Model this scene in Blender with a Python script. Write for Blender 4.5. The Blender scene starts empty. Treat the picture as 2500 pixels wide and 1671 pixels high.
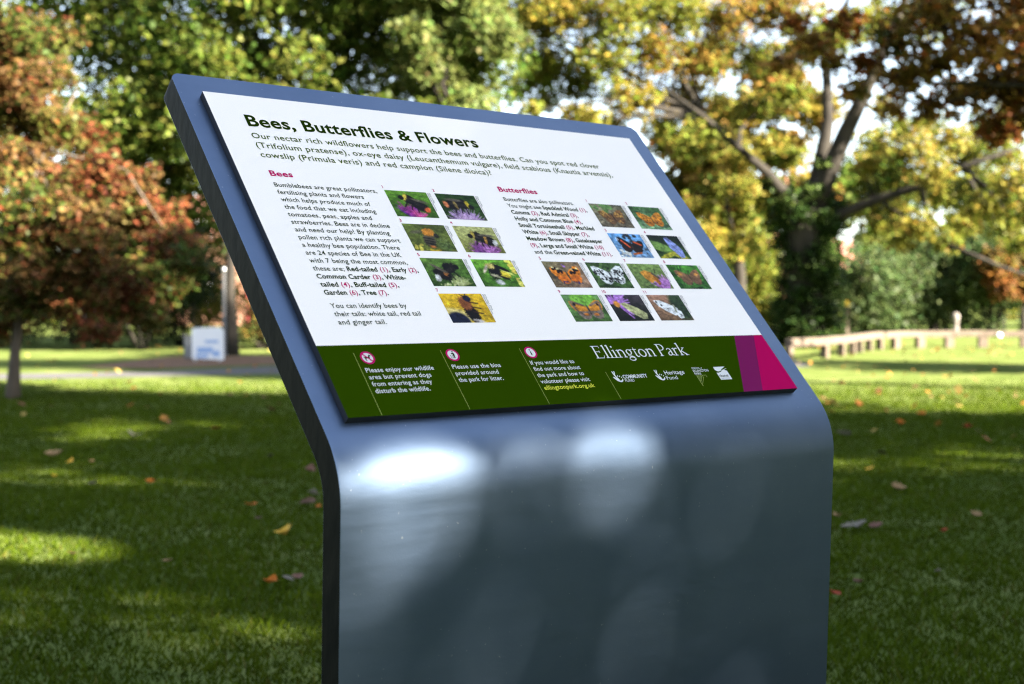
import bpy, bmesh, math, random, zlib
import numpy as np
from mathutils import Vector, Matrix

random.seed(7)
rng = np.random.default_rng(11)
SC = bpy.context.scene
COL = SC.collection
R = math.radians

# ---------------------------------------------------------------- camera, sky, sun, exposure
cam = bpy.data.cameras.new('camera')
cam.sensor_width = 36.0
cam.lens = 44.916
cam.clip_start = 0.05
cam.clip_end = 2000
cam.dof.use_dof = True
cam.dof.focus_distance = 1.84
cam.dof.aperture_fstop = 4.8
cam_o = bpy.data.objects.new('camera', cam)
cam_o.location = (0, 0, 1.0)
cam_o.rotation_euler = (R(90 - 1.80), 0, 0)
COL.objects.link(cam_o)
SC.camera = cam_o

SUN_EL, SUN_AZ = R(28), R(-30)       # azimuth of the sun, from +X
SUN = Vector((math.cos(SUN_EL) * math.cos(SUN_AZ), math.cos(SUN_EL) * math.sin(SUN_AZ), math.sin(SUN_EL)))
world = bpy.data.worlds.new('World')
SC.world = world
world.use_nodes = True
wn = world.node_tree.nodes
wl = world.node_tree.links
sky = wn.new('ShaderNodeTexSky')
sky.sky_type = 'NISHITA'
sky.sun_disc = False
sky.sun_elevation = SUN_EL
sky.sun_rotation = math.pi / 2 - SUN_AZ
sky.air_density = 1.0
sky.dust_density = 0.6
sky.ozone_density = 1.5
hs = wn.new('ShaderNodeHueSaturation'); hs.inputs['Saturation'].default_value = 0.66
wl.new(sky.outputs[0], hs.inputs['Color']); wl.new(hs.outputs[0], wn['Background'].inputs[0])
wn['Background'].inputs[1].default_value = 0.05
sun = bpy.data.lights.new('sun', 'SUN')
sun.energy = 5.0
sun.angle = R(0.53)
sun.color = (1.0, 0.90, 0.74)
sun_o = bpy.data.objects.new('sun', sun)
sun_o.rotation_euler = SUN.to_track_quat('Z', 'Y').to_euler()
sun_o.location = (20, -6, 14)
COL.objects.link(sun_o)
SC.view_settings.view_transform = 'Standard'
SC.view_settings.look = 'None'
SC.view_settings.gamma = 1.0
SC.view_settings.exposure = 3.62
SC.cycles.filter_width = 1.2
SC.cycles.denoising_prefilter = 'NONE'

# ---------------------------------------------------------------- helpers
def lin(r, g, b):
    f = lambda c: c / 255 / 12.92 if c / 255 <= 0.04045 else ((c / 255 + 0.055) / 1.055) ** 2.4
    return (f(r), f(g), f(b))

def link(name, mesh, parent=None, mats=()):
    o = bpy.data.objects.new(name, mesh)
    COL.objects.link(o)
    for m in mats:
        mesh.materials.append(m)
    if parent is not None:
        o.parent = parent
    return o

def empty(name, loc, label, cat, group=None, rz=0.0):
    global rng
    rng = np.random.default_rng(zlib.crc32(label.encode())); random.seed(zlib.crc32(label.encode()))   # every thing keeps its own shape
    o = bpy.data.objects.new(name, None)
    o.empty_display_size = 0.2
    COL.objects.link(o)
    o.location = loc
    o.rotation_euler = (0, 0, rz)
    tag(o, label, cat, group)
    return o

def tag(o, label=None, cat=None, group=None, kind=None):
    if label: o['label'] = label
    if cat: o['category'] = cat
    if group: o['group'] = group
    if kind: o['kind'] = kind
    return o

def np_mesh(name, V, F, col=None, mat_idx=None, smooth=False):
    """mesh from numpy vertices (n,3) and faces (m,k), all of one size; col = linear colour per vertex"""
    me = bpy.data.meshes.new(name)
    V = np.asarray(V, np.float32); F = np.asarray(F, np.int32)
    m, k = F.shape
    me.vertices.add(len(V)); me.vertices.foreach_set('co', V.ravel())
    me.loops.add(m * k); me.loops.foreach_set('vertex_index', F.ravel())
    me.polygons.add(m)
    me.polygons.foreach_set('loop_start', np.arange(0, m * k, k, dtype=np.int32))
    if mat_idx is not None:
        me.polygons.foreach_set('material_index', np.asarray(mat_idx, np.int32))
    if smooth:
        me.polygons.foreach_set('use_smooth', np.ones(m, bool))
    me.update(calc_edges=True)
    if col is not None:
        a = me.color_attributes.new('Col', 'FLOAT_COLOR', 'POINT')
        c = np.ones((len(V), 4), np.float32); c[:, :3] = col
        a.data.foreach_set('color', c.ravel())
    return me

class MB:
    """collects boxes, tubes and polygons into one mesh"""
    def __init__(s): s.bm = bmesh.new()
    def box(s, c, d, rz=0.0, rx=0.0, ry=0.0):
        m = Matrix.Translation(c) @ Matrix.Rotation(rz, 4, 'Z') @ Matrix.Rotation(ry, 4, 'Y') @ Matrix.Rotation(rx, 4, 'X') @ Matrix.Diagonal((d[0], d[1], d[2], 1))
        bmesh.ops.create_cube(s.bm, size=1, matrix=m); return s
    def tube(s, pts, rad, n=10, wob=0.0, cap=True):
        pts = [Vector(p) for p in pts]; rings = []
        for i, p in enumerate(pts):
            d = (pts[min(i + 1, len(pts) - 1)] - pts[max(i - 1, 0)]).normalized()
            a = d.cross(Vector((0.31, 0.95, 0.05)));  a.normalize(); b = d.cross(a)
            r = rad[i] if hasattr(rad, '__len__') else rad
            rings.append([s.bm.verts.new(p + (a * math.cos(t) + b * math.sin(t)) * r * (1 + wob * (random.random() - .5) * 2)) for t in [2 * math.pi * k / n for k in range(n)]])
        for q, w in zip(rings, rings[1:]):
            for k in range(n):
                f = s.bm.faces.new((q[k], q[(k + 1) % n], w[(k + 1) % n], w[k])); f.smooth = True
        if cap:
            s.bm.faces.new(rings[0][::-1]); s.bm.faces.new(rings[-1])
        return s
    def lathe(s, prof, c=(0, 0, 0), n=16):
        rings = [[s.bm.verts.new((c[0] + r * math.cos(t), c[1] + r * math.sin(t), c[2] + z)) for t in [2 * math.pi * k / n for k in range(n)]] for r, z in prof]
        for q, w in zip(rings, rings[1:]):
            for k in range(n):
                f = s.bm.faces.new((q[k], q[(k + 1) % n], w[(k + 1) % n], w[k])); f.smooth = True
        s.bm.faces.new(rings[0][::-1]); s.bm.faces.new(rings[-1]); return s
    def prism(s, poly, y0, y1, axis='y'):
        mk = (lambda a, b, t: (a, t, b)) if axis == 'y' else (lambda a, b, t: (t, a, b))
        A = [s.bm.verts.new(mk(a, b, y0)) for a, b in poly]; B = [s.bm.verts.new(mk(a, b, y1)) for a, b in poly]
        n = len(poly); s.bm.faces.new(A); s.bm.faces.new(B[::-1])
        for k in range(n): s.bm.faces.new((A[k], B[k], B[(k + 1) % n], A[(k + 1) % n]))
        return s
    def build(s, name, mat, parent=None, bevel=0.0):
        bmesh.ops.recalc_face_normals(s.bm, faces=s.bm.faces)
        me = bpy.data.meshes.new(name); s.bm.to_mesh(me); s.bm.free()
        o = link(name, me, parent, [mat])
        if bevel:
            b = o.modifiers.new('bevel', 'BEVEL'); b.width = bevel; b.segments = 2; b.limit_method = 'ANGLE'
        return o

# ---------------------------------------------------------------- materials
def mat(name, color=(.5, .5, .5), rough=0.6, metal=0.0, spec=0.5):
    m = bpy.data.materials.new(name); m.use_nodes = True
    p = m.node_tree.nodes['Principled BSDF']
    p.inputs['Base Color'].default_value = (*color, 1)
    p.inputs['Roughness'].default_value = rough
    p.inputs['Metallic'].default_value = metal
    p.inputs['Specular IOR Level'].default_value = spec
    return m

def nd(m, t, **kw):
    n = m.node_tree.nodes.new(t)
    for k, v in kw.items():
        if hasattr(n, k) and not isinstance(v, tuple): setattr(n, k, v)
        else: n.inputs[k].default_value = v
    return n

def lk(m, a, b): m.node_tree.links.new(a, b)

def noise_mat(name, stops, scale=5.0, rough=0.85, detail=6.0, bump=0.0, bscale=40.0, coords='Object', spec=0.3, stretch=(1, 1, 1), bdist=0.01):
    m = mat(name, rough=rough, spec=spec)
    p = m.node_tree.nodes['Principled BSDF']
    tc = nd(m, 'ShaderNodeTexCoord'); mp = nd(m, 'ShaderNodeMapping'); mp.inputs['Scale'].default_value = stretch
    lk(m, tc.outputs[coords], mp.inputs[0])
    nz = nd(m, 'ShaderNodeTexNoise'); nz.inputs['Scale'].default_value = scale; nz.inputs['Detail'].default_value = detail
    lk(m, mp.outputs[0], nz.inputs['Vector'])
    rp = nd(m, 'ShaderNodeValToRGB'); el = rp.color_ramp.elements
    for i, (pos, c) in enumerate(stops):
        e = el[i] if i < 2 else el.new(pos)
        e.position = pos; e.color = (*c, 1)
    lk(m, nz.outputs['Fac'], rp.inputs[0]); lk(m, rp.outputs[0], p.inputs['Base Color'])
    if bump:
        n2 = nd(m, 'ShaderNodeTexNoise'); n2.inputs['Scale'].default_value = bscale; n2.inputs['Detail'].default_value = 5
        lk(m, mp.outputs[0], n2.inputs['Vector'])
        b = nd(m, 'ShaderNodeBump'); b.inputs['Strength'].default_value = bump; b.inputs['Distance'].default_value = bdist
        lk(m, n2.outputs['Fac'], b.inputs['Height']); lk(m, b.outputs[0], p.inputs['Normal'])
    return m

def leaf_mat(name, transl=0.35, rough=0.45):
    m = mat(name, rough=rough, spec=0.10)
    p = m.node_tree.nodes['Principled BSDF']
    at = nd(m, 'ShaderNodeAttribute'); at.attribute_name = 'Col'
    tr = nd(m, 'ShaderNodeBsdfTranslucent'); mx = nd(m, 'ShaderNodeMixShader'); mx.inputs[0].default_value = transl
    lk(m, at.outputs['Color'], p.inputs['Base Color']); lk(m, at.outputs['Color'], tr.inputs['Color'])
    lk(m, p.outputs[0], mx.inputs[1]); lk(m, tr.outputs[0], mx.inputs[2])
    lk(m, mx.outputs[0], m.node_tree.nodes['Material Output'].inputs['Surface'])
    return m

M_leaf = leaf_mat('leaf', .45)
M_blade = leaf_mat('grass_blade', 0.3, 0.75)
M_blade.node_tree.nodes['Principled BSDF'].inputs['Specular IOR Level'].default_value = 0
M_dry = leaf_mat('dry_leaf', 0.15, 0.6)
M_bark = noise_mat('bark', [(0.3, (.009, .007, .005)), (0.7, (.028, .023, .017))], 6, .9, bump=.8, bscale=14, stretch=(1, 1, .25), bdist=.03)
M_bark_red = noise_mat('red_bark', [(0.3, (.07, .03, .018)), (0.7, (.2, .1, .06))], 5, .9, bump=.6, bscale=14, stretch=(1, 1, .25), bdist=.03)
M_bark_pale = noise_mat('pale_bark', [(0.3, (.05, .038, .03)), (0.7, (.13, .1, .075))], 7, .9, bump=.6, bscale=14, stretch=(1, 1, .3), bdist=.02)
M_lawn = noise_mat('lawn', [(0.25, (.05, .075, .018)), (0.5, (.085, .108, .03)), (0.75, (.125, .145, .05))], 1.6, .9, 9, bump=.5, bscale=60, spec=0)
M_path = noise_mat('asphalt', [(0.3, (.045, .043, .045)), (0.7, (.085, .08, .08))], 30, .9, bump=.3, bscale=120)
M_soil = noise_mat('leaf_litter', [(0.3, (.05, .03, .018)), (0.55, (.13, .065, .035)), (0.75, (.2, .1, .05))], 9, .95, 8, bump=.6, bscale=30)
M_timber = noise_mat('weathered_timber', [(0.3, (.06, .044, .032)), (0.7, (.12, .092, .07))], 8, .85, bump=.4, bscale=22, stretch=(1, 1, 4), bdist=.006)
M_white = mat('white_paint', (.78, .79, .8), .5)
M_steel = mat('galvanised_steel', (.45, .46, .47), .35, .9)
M_brick = noise_mat('brick_wall', [(0.35, (.24, .11, .075)), (0.65, (.36, .2, .14))], 3, .9, bump=.2)
M_render = noise_mat('rendered_wall', [(0.3, (.5, .45, .4)), (0.7, (.62, .57, .5))], 3, .9)
M_tile = noise_mat('roof_tile', [(0.3, (.2, .08, .055)), (0.7, (.32, .15, .11))], 6, .85, bump=.3)
M_glass = mat('window_glass', (.03, .035, .04), .08)
M_stone = noise_mat('pale_stone', [(0.3, (.12, .105, .095)), (0.7, (.18, .16, .145))], 6, .8)

# ---------------------------------------------------------------- ground, path, soil
def sheet(name, pts, z, m):
    me = bpy.data.meshes.new(name)
    me.from_pydata([(x, y, z) for x, y in pts], [], [tuple(range(len(pts)))])
    o = link(name, me, None, [m]); o['kind'] = 'structure'; return o
sheet('lawn', [(-700, -400), (700, -400), (700, 1200), (-700, 1200)], 0.0, M_lawn)
sheet('path', [(-13, 14.4), (-5.6, 16.75), (-3.5, 17.6), (0, 18.2), (4.6, 19.6), (4.9, 21.9), (1, 21.6), (-2.2, 20.5), (-3.6, 19.9), (-5.2, 18.2), (-13.2, 15.9)], 0.004, M_path)
sheet('soil_bed', [(-6.6, 19.4), (-5.3, 19.1), (-4.0, 20.2), (-2.2, 20.9), (-0.8, 21.5), (-1.0, 24.5), (-3.6, 24.0), (-6.2, 23.2)], 0.008, M_soil)

# ---------------------------------------------------------------- the information sign
PSI = math.acos(0.7785)
SLOPE = math.atan2(0.7478, 0.6639)
PZ = 0.8612
def paint_mat():
    m = mat('slate_blue_paint', (.2, .24, .3), .42, 0.95, .5)
    p = m.node_tree.nodes['Principled BSDF']
    p.inputs['Coat Weight'].default_value = 0.15; p.inputs['Coat Roughness'].default_value = 0.28
    tc = nd(m, 'ShaderNodeTexCoord')
    n1 = nd(m, 'ShaderNodeTexNoise'); n1.inputs['Scale'].default_value = 7; n1.inputs['Detail'].default_value = 6
    n2 = nd(m, 'ShaderNodeTexNoise'); n2.inputs['Scale'].default_value = 420; n2.inputs['Detail'].default_value = 3
    mp = nd(m, 'ShaderNodeMapping'); mp.inputs['Scale'].default_value = (1.2, 16, 16)
    n3 = nd(m, 'ShaderNodeTexNoise'); n3.inputs['Scale'].default_value = 6; n3.inputs['Detail'].default_value = 8
    lk(m, tc.outputs['Object'], n1.inputs[0]); lk(m, tc.outputs['Object'], n2.inputs[0]); lk(m, tc.outputs['Object'], mp.inputs[0]); lk(m, mp.outputs[0], n3.inputs[0])
    mr = nd(m, 'ShaderNodeMapRange'); mr.inputs[1].default_value = .3; mr.inputs[2].default_value = .7; mr.inputs[3].default_value = .43; mr.inputs[4].default_value = .47
    lk(m, n3.outputs['Fac'], mr.inputs[0]); lk(m, mr.outputs[0], p.inputs['Roughness'])
    rp = nd(m, 'ShaderNodeValToRGB')
    rp.color_ramp.elements[0].position = .35; rp.color_ramp.elements[0].color = (.088, .130, .208, 1)
    rp.color_ramp.elements[1].position = .7; rp.color_ramp.elements[1].color = (.110, .154, .234, 1)
    lk(m, n1.outputs['Fac'], rp.inputs[0]); lk(m, rp.outputs[0], p.inputs['Base Color'])
    n4 = nd(m, 'ShaderNodeTexNoise'); n4.inputs['Scale'].default_value = 170; n4.inputs['Detail'].default_value = 2
    n5 = nd(m, 'ShaderNodeTexNoise'); n5.inputs['Scale'].default_value = 26; n5.inputs['Detail'].default_value = 10
    m5 = nd(m, 'ShaderNodeMapping'); m5.inputs['Scale'].default_value = (1, 1, 2.6); m5.inputs['Rotation'].default_value = (0, .5, 0)
    lk(m, tc.outputs['Object'], n4.inputs[0]); lk(m, tc.outputs['Object'], m5.inputs[0]); lk(m, m5.outputs[0], n5.inputs[0])
    d4 = nd(m, 'ShaderNodeMapRange'); d4.inputs[1].default_value = .725; d4.inputs[2].default_value = .78; d4.inputs[3].default_value = 0; d4.inputs[4].default_value = .35
    lk(m, n4.outputs['Fac'], d4.inputs[0])
    mxc = nd(m, 'ShaderNodeMix', data_type='RGBA'); mxc.inputs[7].default_value = (.45, .47, .48, 1)
    lk(m, d4.outputs[0], mxc.inputs[0]); lk(m, rp.outputs[0], mxc.inputs[6]); lk(m, mxc.outputs[2], p.inputs['Base Color'])
    b3 = nd(m, 'ShaderNodeBump'); b3.inputs['Strength'].default_value = .22; b3.inputs['Distance'].default_value = .0012
    lk(m, n5.outputs['Fac'], b3.inputs['Height'])
    b1 = nd(m, 'ShaderNodeBump'); b1.inputs['Strength'].default_value = .10; b1.inputs['Distance'].default_value = .0006
    b2 = nd(m, 'ShaderNodeBump'); b2.inputs['Strength'].default_value = .06; b2.inputs['Distance'].default_value = .004
    lk(m, n2.outputs['Fac'], b1.inputs['Height']); lk(m, n1.outputs['Fac'], b2.inputs['Height'])
    lk(m, b2.outputs[0], b3.inputs['Normal']); lk(m, b3.outputs[0], b1.inputs['Normal']); lk(m, b1.outputs[0], p.inputs['Normal'])
    return m
M_paint = paint_mat()
M_edge = noise_mat('worn_cut_edge', [(0.4, (.0022, .003, .0024)), (0.64, (.006, .0062, .0045)), (0.8, (.03, .031, .025))], 34, .6, 8, bump=.5, bscale=70, stretch=(1, 1.0, .5), bdist=.002, spec=.04)

sign = empty('information_sign', (-0.1958, 1.5228, 0), 'slate blue bent metal lectern sign with a bees and butterflies panel', 'sign', rz=PSI)

def board():
    """one bent slab: sloping top, rounded bend, upright front; profile in (y, z), swept along x"""
    xl, xr, T, top = -0.031, 0.892, 0.040, 0.634
    sl = Vector((0, 0.6639, 0.7478)); inn = Vector((0, 0.7478, -0.6639)); base = Vector((0, 0, PZ))
    lean = 0.030                                        # the upright runs slightly back towards the ground
    vd = Vector((0, lean, -1)).normalized(); vin = Vector((0, 1, lean)).normalized()
    p0 = base + inn * 0.011                             # outer face of the slope at s = 0
    # corner of the two outer faces
    A = Vector((0, -0.0345, PZ - 0.07))
    # solve p0 + sl*a = A + vd*b
    det = sl.y * (-vd.z) + vd.y * sl.z
    dy, dz = A.y - p0.y, A.z - p0.z
    a = (dy * (-vd.z) + vd.y * dz) / det
    corner = p0 + sl * a
    ang = math.acos(max(-1, min(1, sl.dot(-vd))))
    Rr = 0.125; tl = Rr * math.tan(ang / 2)
    st = []                                             # outer point, inward normal, distance from top end
    N = 26
    for i in range(N + 1):
        s = top + (a + tl - top) * (i / N)
        if i == 0: st += [(p0 + sl * (top - d), inn, d) for d in (0.0, .0006, .0015, .003, .0048, .007, .0095, .012, .0145)]
        else: st.append((p0 + sl * s, inn, top - s))
    c0 = p0 + sl * (a + tl) + inn * Rr
    for i in range(1, 15):
        t = ang * i / 14
        d = (-inn * math.cos(t) - sl * math.sin(t))
        st.append((c0 + d * Rr, -d, 9))
    end = st[-1][0]
    L = (end.z + 0.15) / -vd.z
    for i in range(1, 13): st.append((end + vd * L * i / 12, vin, 9))
    rc = 0.0145
    V = []; F = []; mi = []
    nx = 10
    for p, n_, d in st:
        ins = 0.0
        if d < rc: ins = rc - math.sqrt(max(0, rc * rc - (rc - d) ** 2))
        fr = [(xl + ins) + (xr - xl - 2 * ins) * k / nx for k in range(nx + 1)]
        for x in fr: V.append((x, p.y, p.z))
        q = p + n_ * T
        for x in fr: V.append((x, q.y, q.z))
    w = 2 * (nx + 1)
    for i in range(len(st) - 1):
        o, e = i * w, (i + 1) * w
        for k in range(nx):
            F.append((o + k, e + k, e + k + 1, o + k + 1)); mi.append(0)
            F.append((o + nx + 1 + k, o + nx + 2 + k, e + nx + 2 + k, e + nx + 1 + k)); mi.append(0)
        F.append((o, o + nx + 1, e + nx + 1, e)); mi.append(1)
        F.append((o + nx, e + nx, e + 2 * nx + 1, o + 2 * nx + 1)); mi.append(1)
    e = (len(st) - 1) * w
    for k in range(nx):
        F.append((k, k + 1, nx + 2 + k, nx + 1 + k)); mi.append(0)
        F.append((e + k, e + nx + 1 + k, e + nx + 2 + k, e + k + 1)); mi.append(0)
    me = np_mesh('bent_board', V, F, mat_idx=mi, smooth=True)
    bm = bmesh.new(); bm.from_mesh(me); bmesh.ops.recalc_face_normals(bm, faces=bm.faces); bm.to_mesh(me); bm.free()
    o = link('bent_board', me, sign, [M_paint, M_edge])
    b = o.modifiers.new('bevel', 'BEVEL'); b.width = .0022; b.segments = 3; b.limit_method = 'ANGLE'; b.angle_limit = R(50); b.harden_normals = True
    b.material = 0
board()

# panel: local x along the width, y up the slope, z out of the face (metres)
PW, PH = 0.841, 0.5856
M_pedge = mat('panel_edge', (.008, .009, .014), .6)
def print_mat(name, c, rough=.55):
    m = noise_mat(name, [(.35, tuple(v * .97 for v in c)), (.65, tuple(min(1, v * 1.02) for v in c))], 700, rough, 2, bump=.06, bscale=900, bdist=.0004, spec=.0)
    return m
M_pwhite = print_mat('print_white', (.90, .825, .755))
M_pgreen = print_mat('print_green', (.021, .047, .0006))
M_ppurple = print_mat('print_purple', (.165, .012, .078))
M_ppink = print_mat('print_pink_band', (.40, .004, .078))
M_ink = mat('ink_dark_green', (.011, .026, .0008), .7, spec=0)
M_ink2 = mat('ink_leaf_green', (.055, .085, .003), .7, spec=0)
M_inkp = mat('ink_pink', (.45, .004, .10), .7, spec=0)
M_inkw = mat('ink_white', (.62, .61, .58), .6)
M_inky = mat('ink_yellow', lin(205, 205, 20), .6)
M_inkl = mat('ink_rule', lin(150, 165, 70), .6)
M_inkg = mat('ink_grey', lin(70, 75, 70), .6)

pm = MB(); pm.box((PW / 2, PH / 2, -0.0054), (PW, PH, 0.0108))
panel = pm.build('sign_panel', M_pedge, sign)
panel.location = (0, 0, PZ); panel.rotation_euler = (SLOPE, 0, 0)

def flat(name, polys, z, m, parent=panel):
    """flat print in mm on the panel; polys = list of point lists"""
    V = []; F = []
    for P in polys:
        F.append(tuple(range(len(V), len(V) + len(P)))); V += [(x / 1000, y / 1000, z) for x, y in P]
    me = bpy.data.meshes.new(name); me.from_pydata(V, [], F); me.update()
    bm = bmesh.new(); bm.from_mesh(me)
    for f in bm.faces:
        if f.normal.z < 0: f.normal_flip()
    bm.to_mesh(me); bm.free()
    return link(name, me, parent, [m])
H0, HG, Wm = 585.6, 112.6, 841.0
flat('white_print_area', [[(0, HG), (Wm, HG), (Wm, H0), (0, H0)]], .0002, M_pwhite)
flat('green_footer_band', [[(0, 0), (711.3, 0), (773.3, HG), (0, HG)]], .0002, M_pgreen)
flat('purple_stripe', [[(711.3, 0), (755.8, 0), (821, HG), (773.3, HG)]], .0002, M_ppurple)
flat('pink_stripe', [[(755.8, 0), (Wm, 0), (Wm, HG), (821, HG)]], .0002, M_ppink)

# ---- lettering with the built-in font
_cache = {}
def glyphs(txt, bold, sp=1.0):
    """(verts Nx2, faces) of a text at size 1 and its advance width"""
    key = (txt, bold, sp)
    if key in _cache: return _cache[key]
    def raw(t):
        cu = bpy.data.curves.new('t', 'FONT'); cu.body = t; cu.offset = bold; cu.space_character = sp; cu.resolution_u = 3; cu.fill_mode = 'FRONT'
        ob = bpy.data.objects.new('t', cu); COL.objects.link(ob)
        dg = bpy.context.evaluated_depsgraph_get(); ev = ob.evaluated_get(dg)
        me = ev.to_mesh()
        V = np.array([v.co[:2] for v in me.vertices]).reshape(-1, 2); F = [tuple(p.vertices) for p in me.polygons]
        ev.to_mesh_clear(); bpy.data.objects.remove(ob); bpy.data.curves.remove(cu)
        return V, F
    V, F = raw(txt)
    V2, _ = raw(txt + '|'); V3, _ = raw('|')
    adv = V2[:, 0].max() - V3[:, 0].max()
    _cache[key] = (V, F, adv)
    return _cache[key]
CAP = None
def cap_h():
    global CAP
    if CAP is None:
        V, _, _ = glyphs('H', 0.0); CAP = V[:, 1].max()
    return CAP
class Letter:
    def __init__(s): s.V = []; s.F = []; s.mi = []; s.mats = []
    def midx(s, m):
        if m not in s.mats: s.mats.append(m)
        return s.mats.index(m)
    def line(s, segs, x0, y, cap, x1=None, z=.0005, vert=False):
        """segs = [(text, bold, material)]; set from x0 (to x1 when given), baseline y, capital height cap; mm"""
        k = cap / cap_h(); parts = []; pen = 0.0; right = 0.0
        for t, b, m in segs:
            V, F, adv = glyphs(t, b, 1.05 if b > .008 else 1.0)
            if len(V): right = pen + V[:, 0].max()
            parts.append((V, F, pen, m)); pen += adv
        left = parts[0][0][:, 0].min()
        sx = k if x1 is None else (x1 - x0) / (right - left)
        for V, F, px, m in parts:
            o = len(s.V); i = s.midx(m)
            for a, b in V:
                u, v = (a + px - left) * sx, b * k
                s.V.append(((x0 + u) / 1000, (y + v) / 1000, z) if not vert else ((x0 + v) / 1000, (y - u) / 1000, z))
            for f in F: s.F.append(tuple(o + q for q in f)); s.mi.append(i)
        return s
    def build(s, name, parent=panel):
        if not s.V: return
        V = s.V
        me = bpy.data.meshes.new(name); me.from_pydata(V, [], s.F); me.update()
        me.polygons.foreach_set('material_index', np.array(s.mi, np.int32))
        bm = bmesh.new(); bm.from_mesh(me)
        for f in bm.faces:
            if f.normal.z < 0: f.normal_flip()
        bm.to_mesh(me); bm.free()
        return link(name, me, parent, s.mats)
BD, HV, RG = .012, .027, .010
Letter().line([('Bees, Butterflies & Flowers', HV, M_ink)], 49, 519.6, 22.6, 461.5).build('title_lettering')
t = Letter()
t.line([('Our nectar rich wildflowers help support the bees and butterflies. Can you spot red clover', RG, M_ink2)], 46.6, 494, 10.9, 712)
t.line([('(Trifolium pratense), ox-eye daisy (Leucanthemum vulgare), field scabious (Knautia arvensis),', RG, M_ink2)], 46.6, 474.6, 10.9, 730.8)
t.line([('cowslip (Primula veris) and red campion (Silene dioica)?', RG, M_ink2)], 46.6, 455.2, 10.9, 454.6)
t.build('intro_lettering')
Letter().line([('Bees', HV, M_inkp)], 47.5, 418, 10.4, 83).build('bees_heading')
Letter().line([('Butterflies', HV, M_inkp)], 449.5, 418, 10.4, 528.9).build('butterflies_heading')
I = M_ink; K = M_inkp
n_ = lambda s: (s, RG, I)
b_ = lambda s: (s, .027, I)
p_ = lambda s: (s, RG + .004, K)
rows = [([n_('Bumblebees are great pollinators,')], 212.5), ([n_('fertilising plants and flowers')], 184.3), ([n_('which helps produce much of')], 189.6), ([n_('the food that we eat including')], 192.8),
        ([n_('tomatoes, peas, apples and')], 179.8), ([n_('strawberries. Bees are in decline')], 203.7), ([n_('and need our help! By planting')], 197.6), ([n_('pollen rich plants we can support')], 208.6),
        ([n_('a healthy bee population. There')], 201.5), ([n_('are 24 species of Bee in the UK')], 198), ([n_('with 7 being the most common,')], 201.8),
        ([n_('these are; '), b_('Red-tailed '), p_('(1)'), b_(', Early '), p_('(2)'), b_(',')], 213.4), ([b_('Common Carder '), p_('(3)'), b_(', White-')], 186.6), ([b_('tailed '), p_('(4)'), b_(', Buff-tailed '), p_('(5)'), b_(',')], 168.4),
        ([b_('Garden '), p_('(6)'), b_(', Tree '), p_('(7)'), b_('.')], 145.2)]
t = Letter()
for i, (sg, xe) in enumerate(rows): t.line(sg, 46.4, 396.6 - 14.2 * i, 8.0, xe)
for i, (s_, xe) in enumerate([('You can identify bees by', 164.3), ('their tails: white tail, red tail', 180.8), ('and ginger tail.', 120)]): t.line([n_(s_)], 46.8, 174.8 - 14.1 * i, 8.0, xe)
t.build('bees_paragraph')
rows = [([n_('Butterflies are also pollinators.')], 595), ([n_('You might see '), b_('Speckled Wood '), p_('(1)'), b_(',')], 615.8), ([b_('Comma '), p_('(2)'), b_(', Red Admiral '), p_('(3)'), b_(',')], 587.6), ([b_('Holly and Common Blue '), p_('(4)'), b_(',')], 588.4),
        ([b_('Small Tortoiseshell '), p_('(5)'), b_(', Marbled')], 606.5), ([b_('White '), p_('(6)'), b_(', Small Skipper '), p_('(7)'), b_(',')], 586.2), ([b_('Meadow Brown '), p_('(8)'), b_(', Gatekeeper')], 607.4),
        ([p_('(9)'), b_(', Large and Small White '), p_('(10)')], 601), ([n_('and the '), b_('Green-veined White '), p_('(11)'), b_('.')], 611)]
t = Letter()
for i, (sg, xe) in enumerate(rows): t.line(sg, 449.2, 397.2 - 14.2 * i, 8.0, xe)
t.build('butterflies_paragraph')
def foot(name, x, y, ln):
    t = Letter()
    for i, (s_, xe, m) in enumerate(ln): t.line([(s_, RG if m is M_inkw else .014, m)], x, y - 11.05 * i, 6.9, xe)
    t.build(name)
W_ = M_inkw
foot('wildlife_notice', 54.4, 67.5, [('Please enjoy our wildlife', 158, W_), ('area but prevent dogs', 148.8, W_), ('from entering as they', 144.8, W_), ('disturb the wildlife.', 137, W_)])
foot('litter_notice', 188, 67.6, [('Please use the bins', 268.9, W_), ('provided around', 259.4, W_), ('the park for litter.', 261.8, W_)])
foot('visit_notice', 322.6, 69.2, [('If you would like to', 402.9, W_), ('find out more about', 407.8, W_), ('the park and how to', 408.2, W_), ('volunteer please visit', 412.9, W_), ('ellingtonpark.org.uk', 415.5, M_inky)])
for x, y1 in ((48.3, 99.6), (182.5, 99.4), (316.9, 98.8), (450.7, 50.8)):
    flat('rule_line', [[(x - .28, 1), (x + .28, 1), (x + .28, y1), (x - .28, y1)]], .0004, M_inkl)

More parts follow.
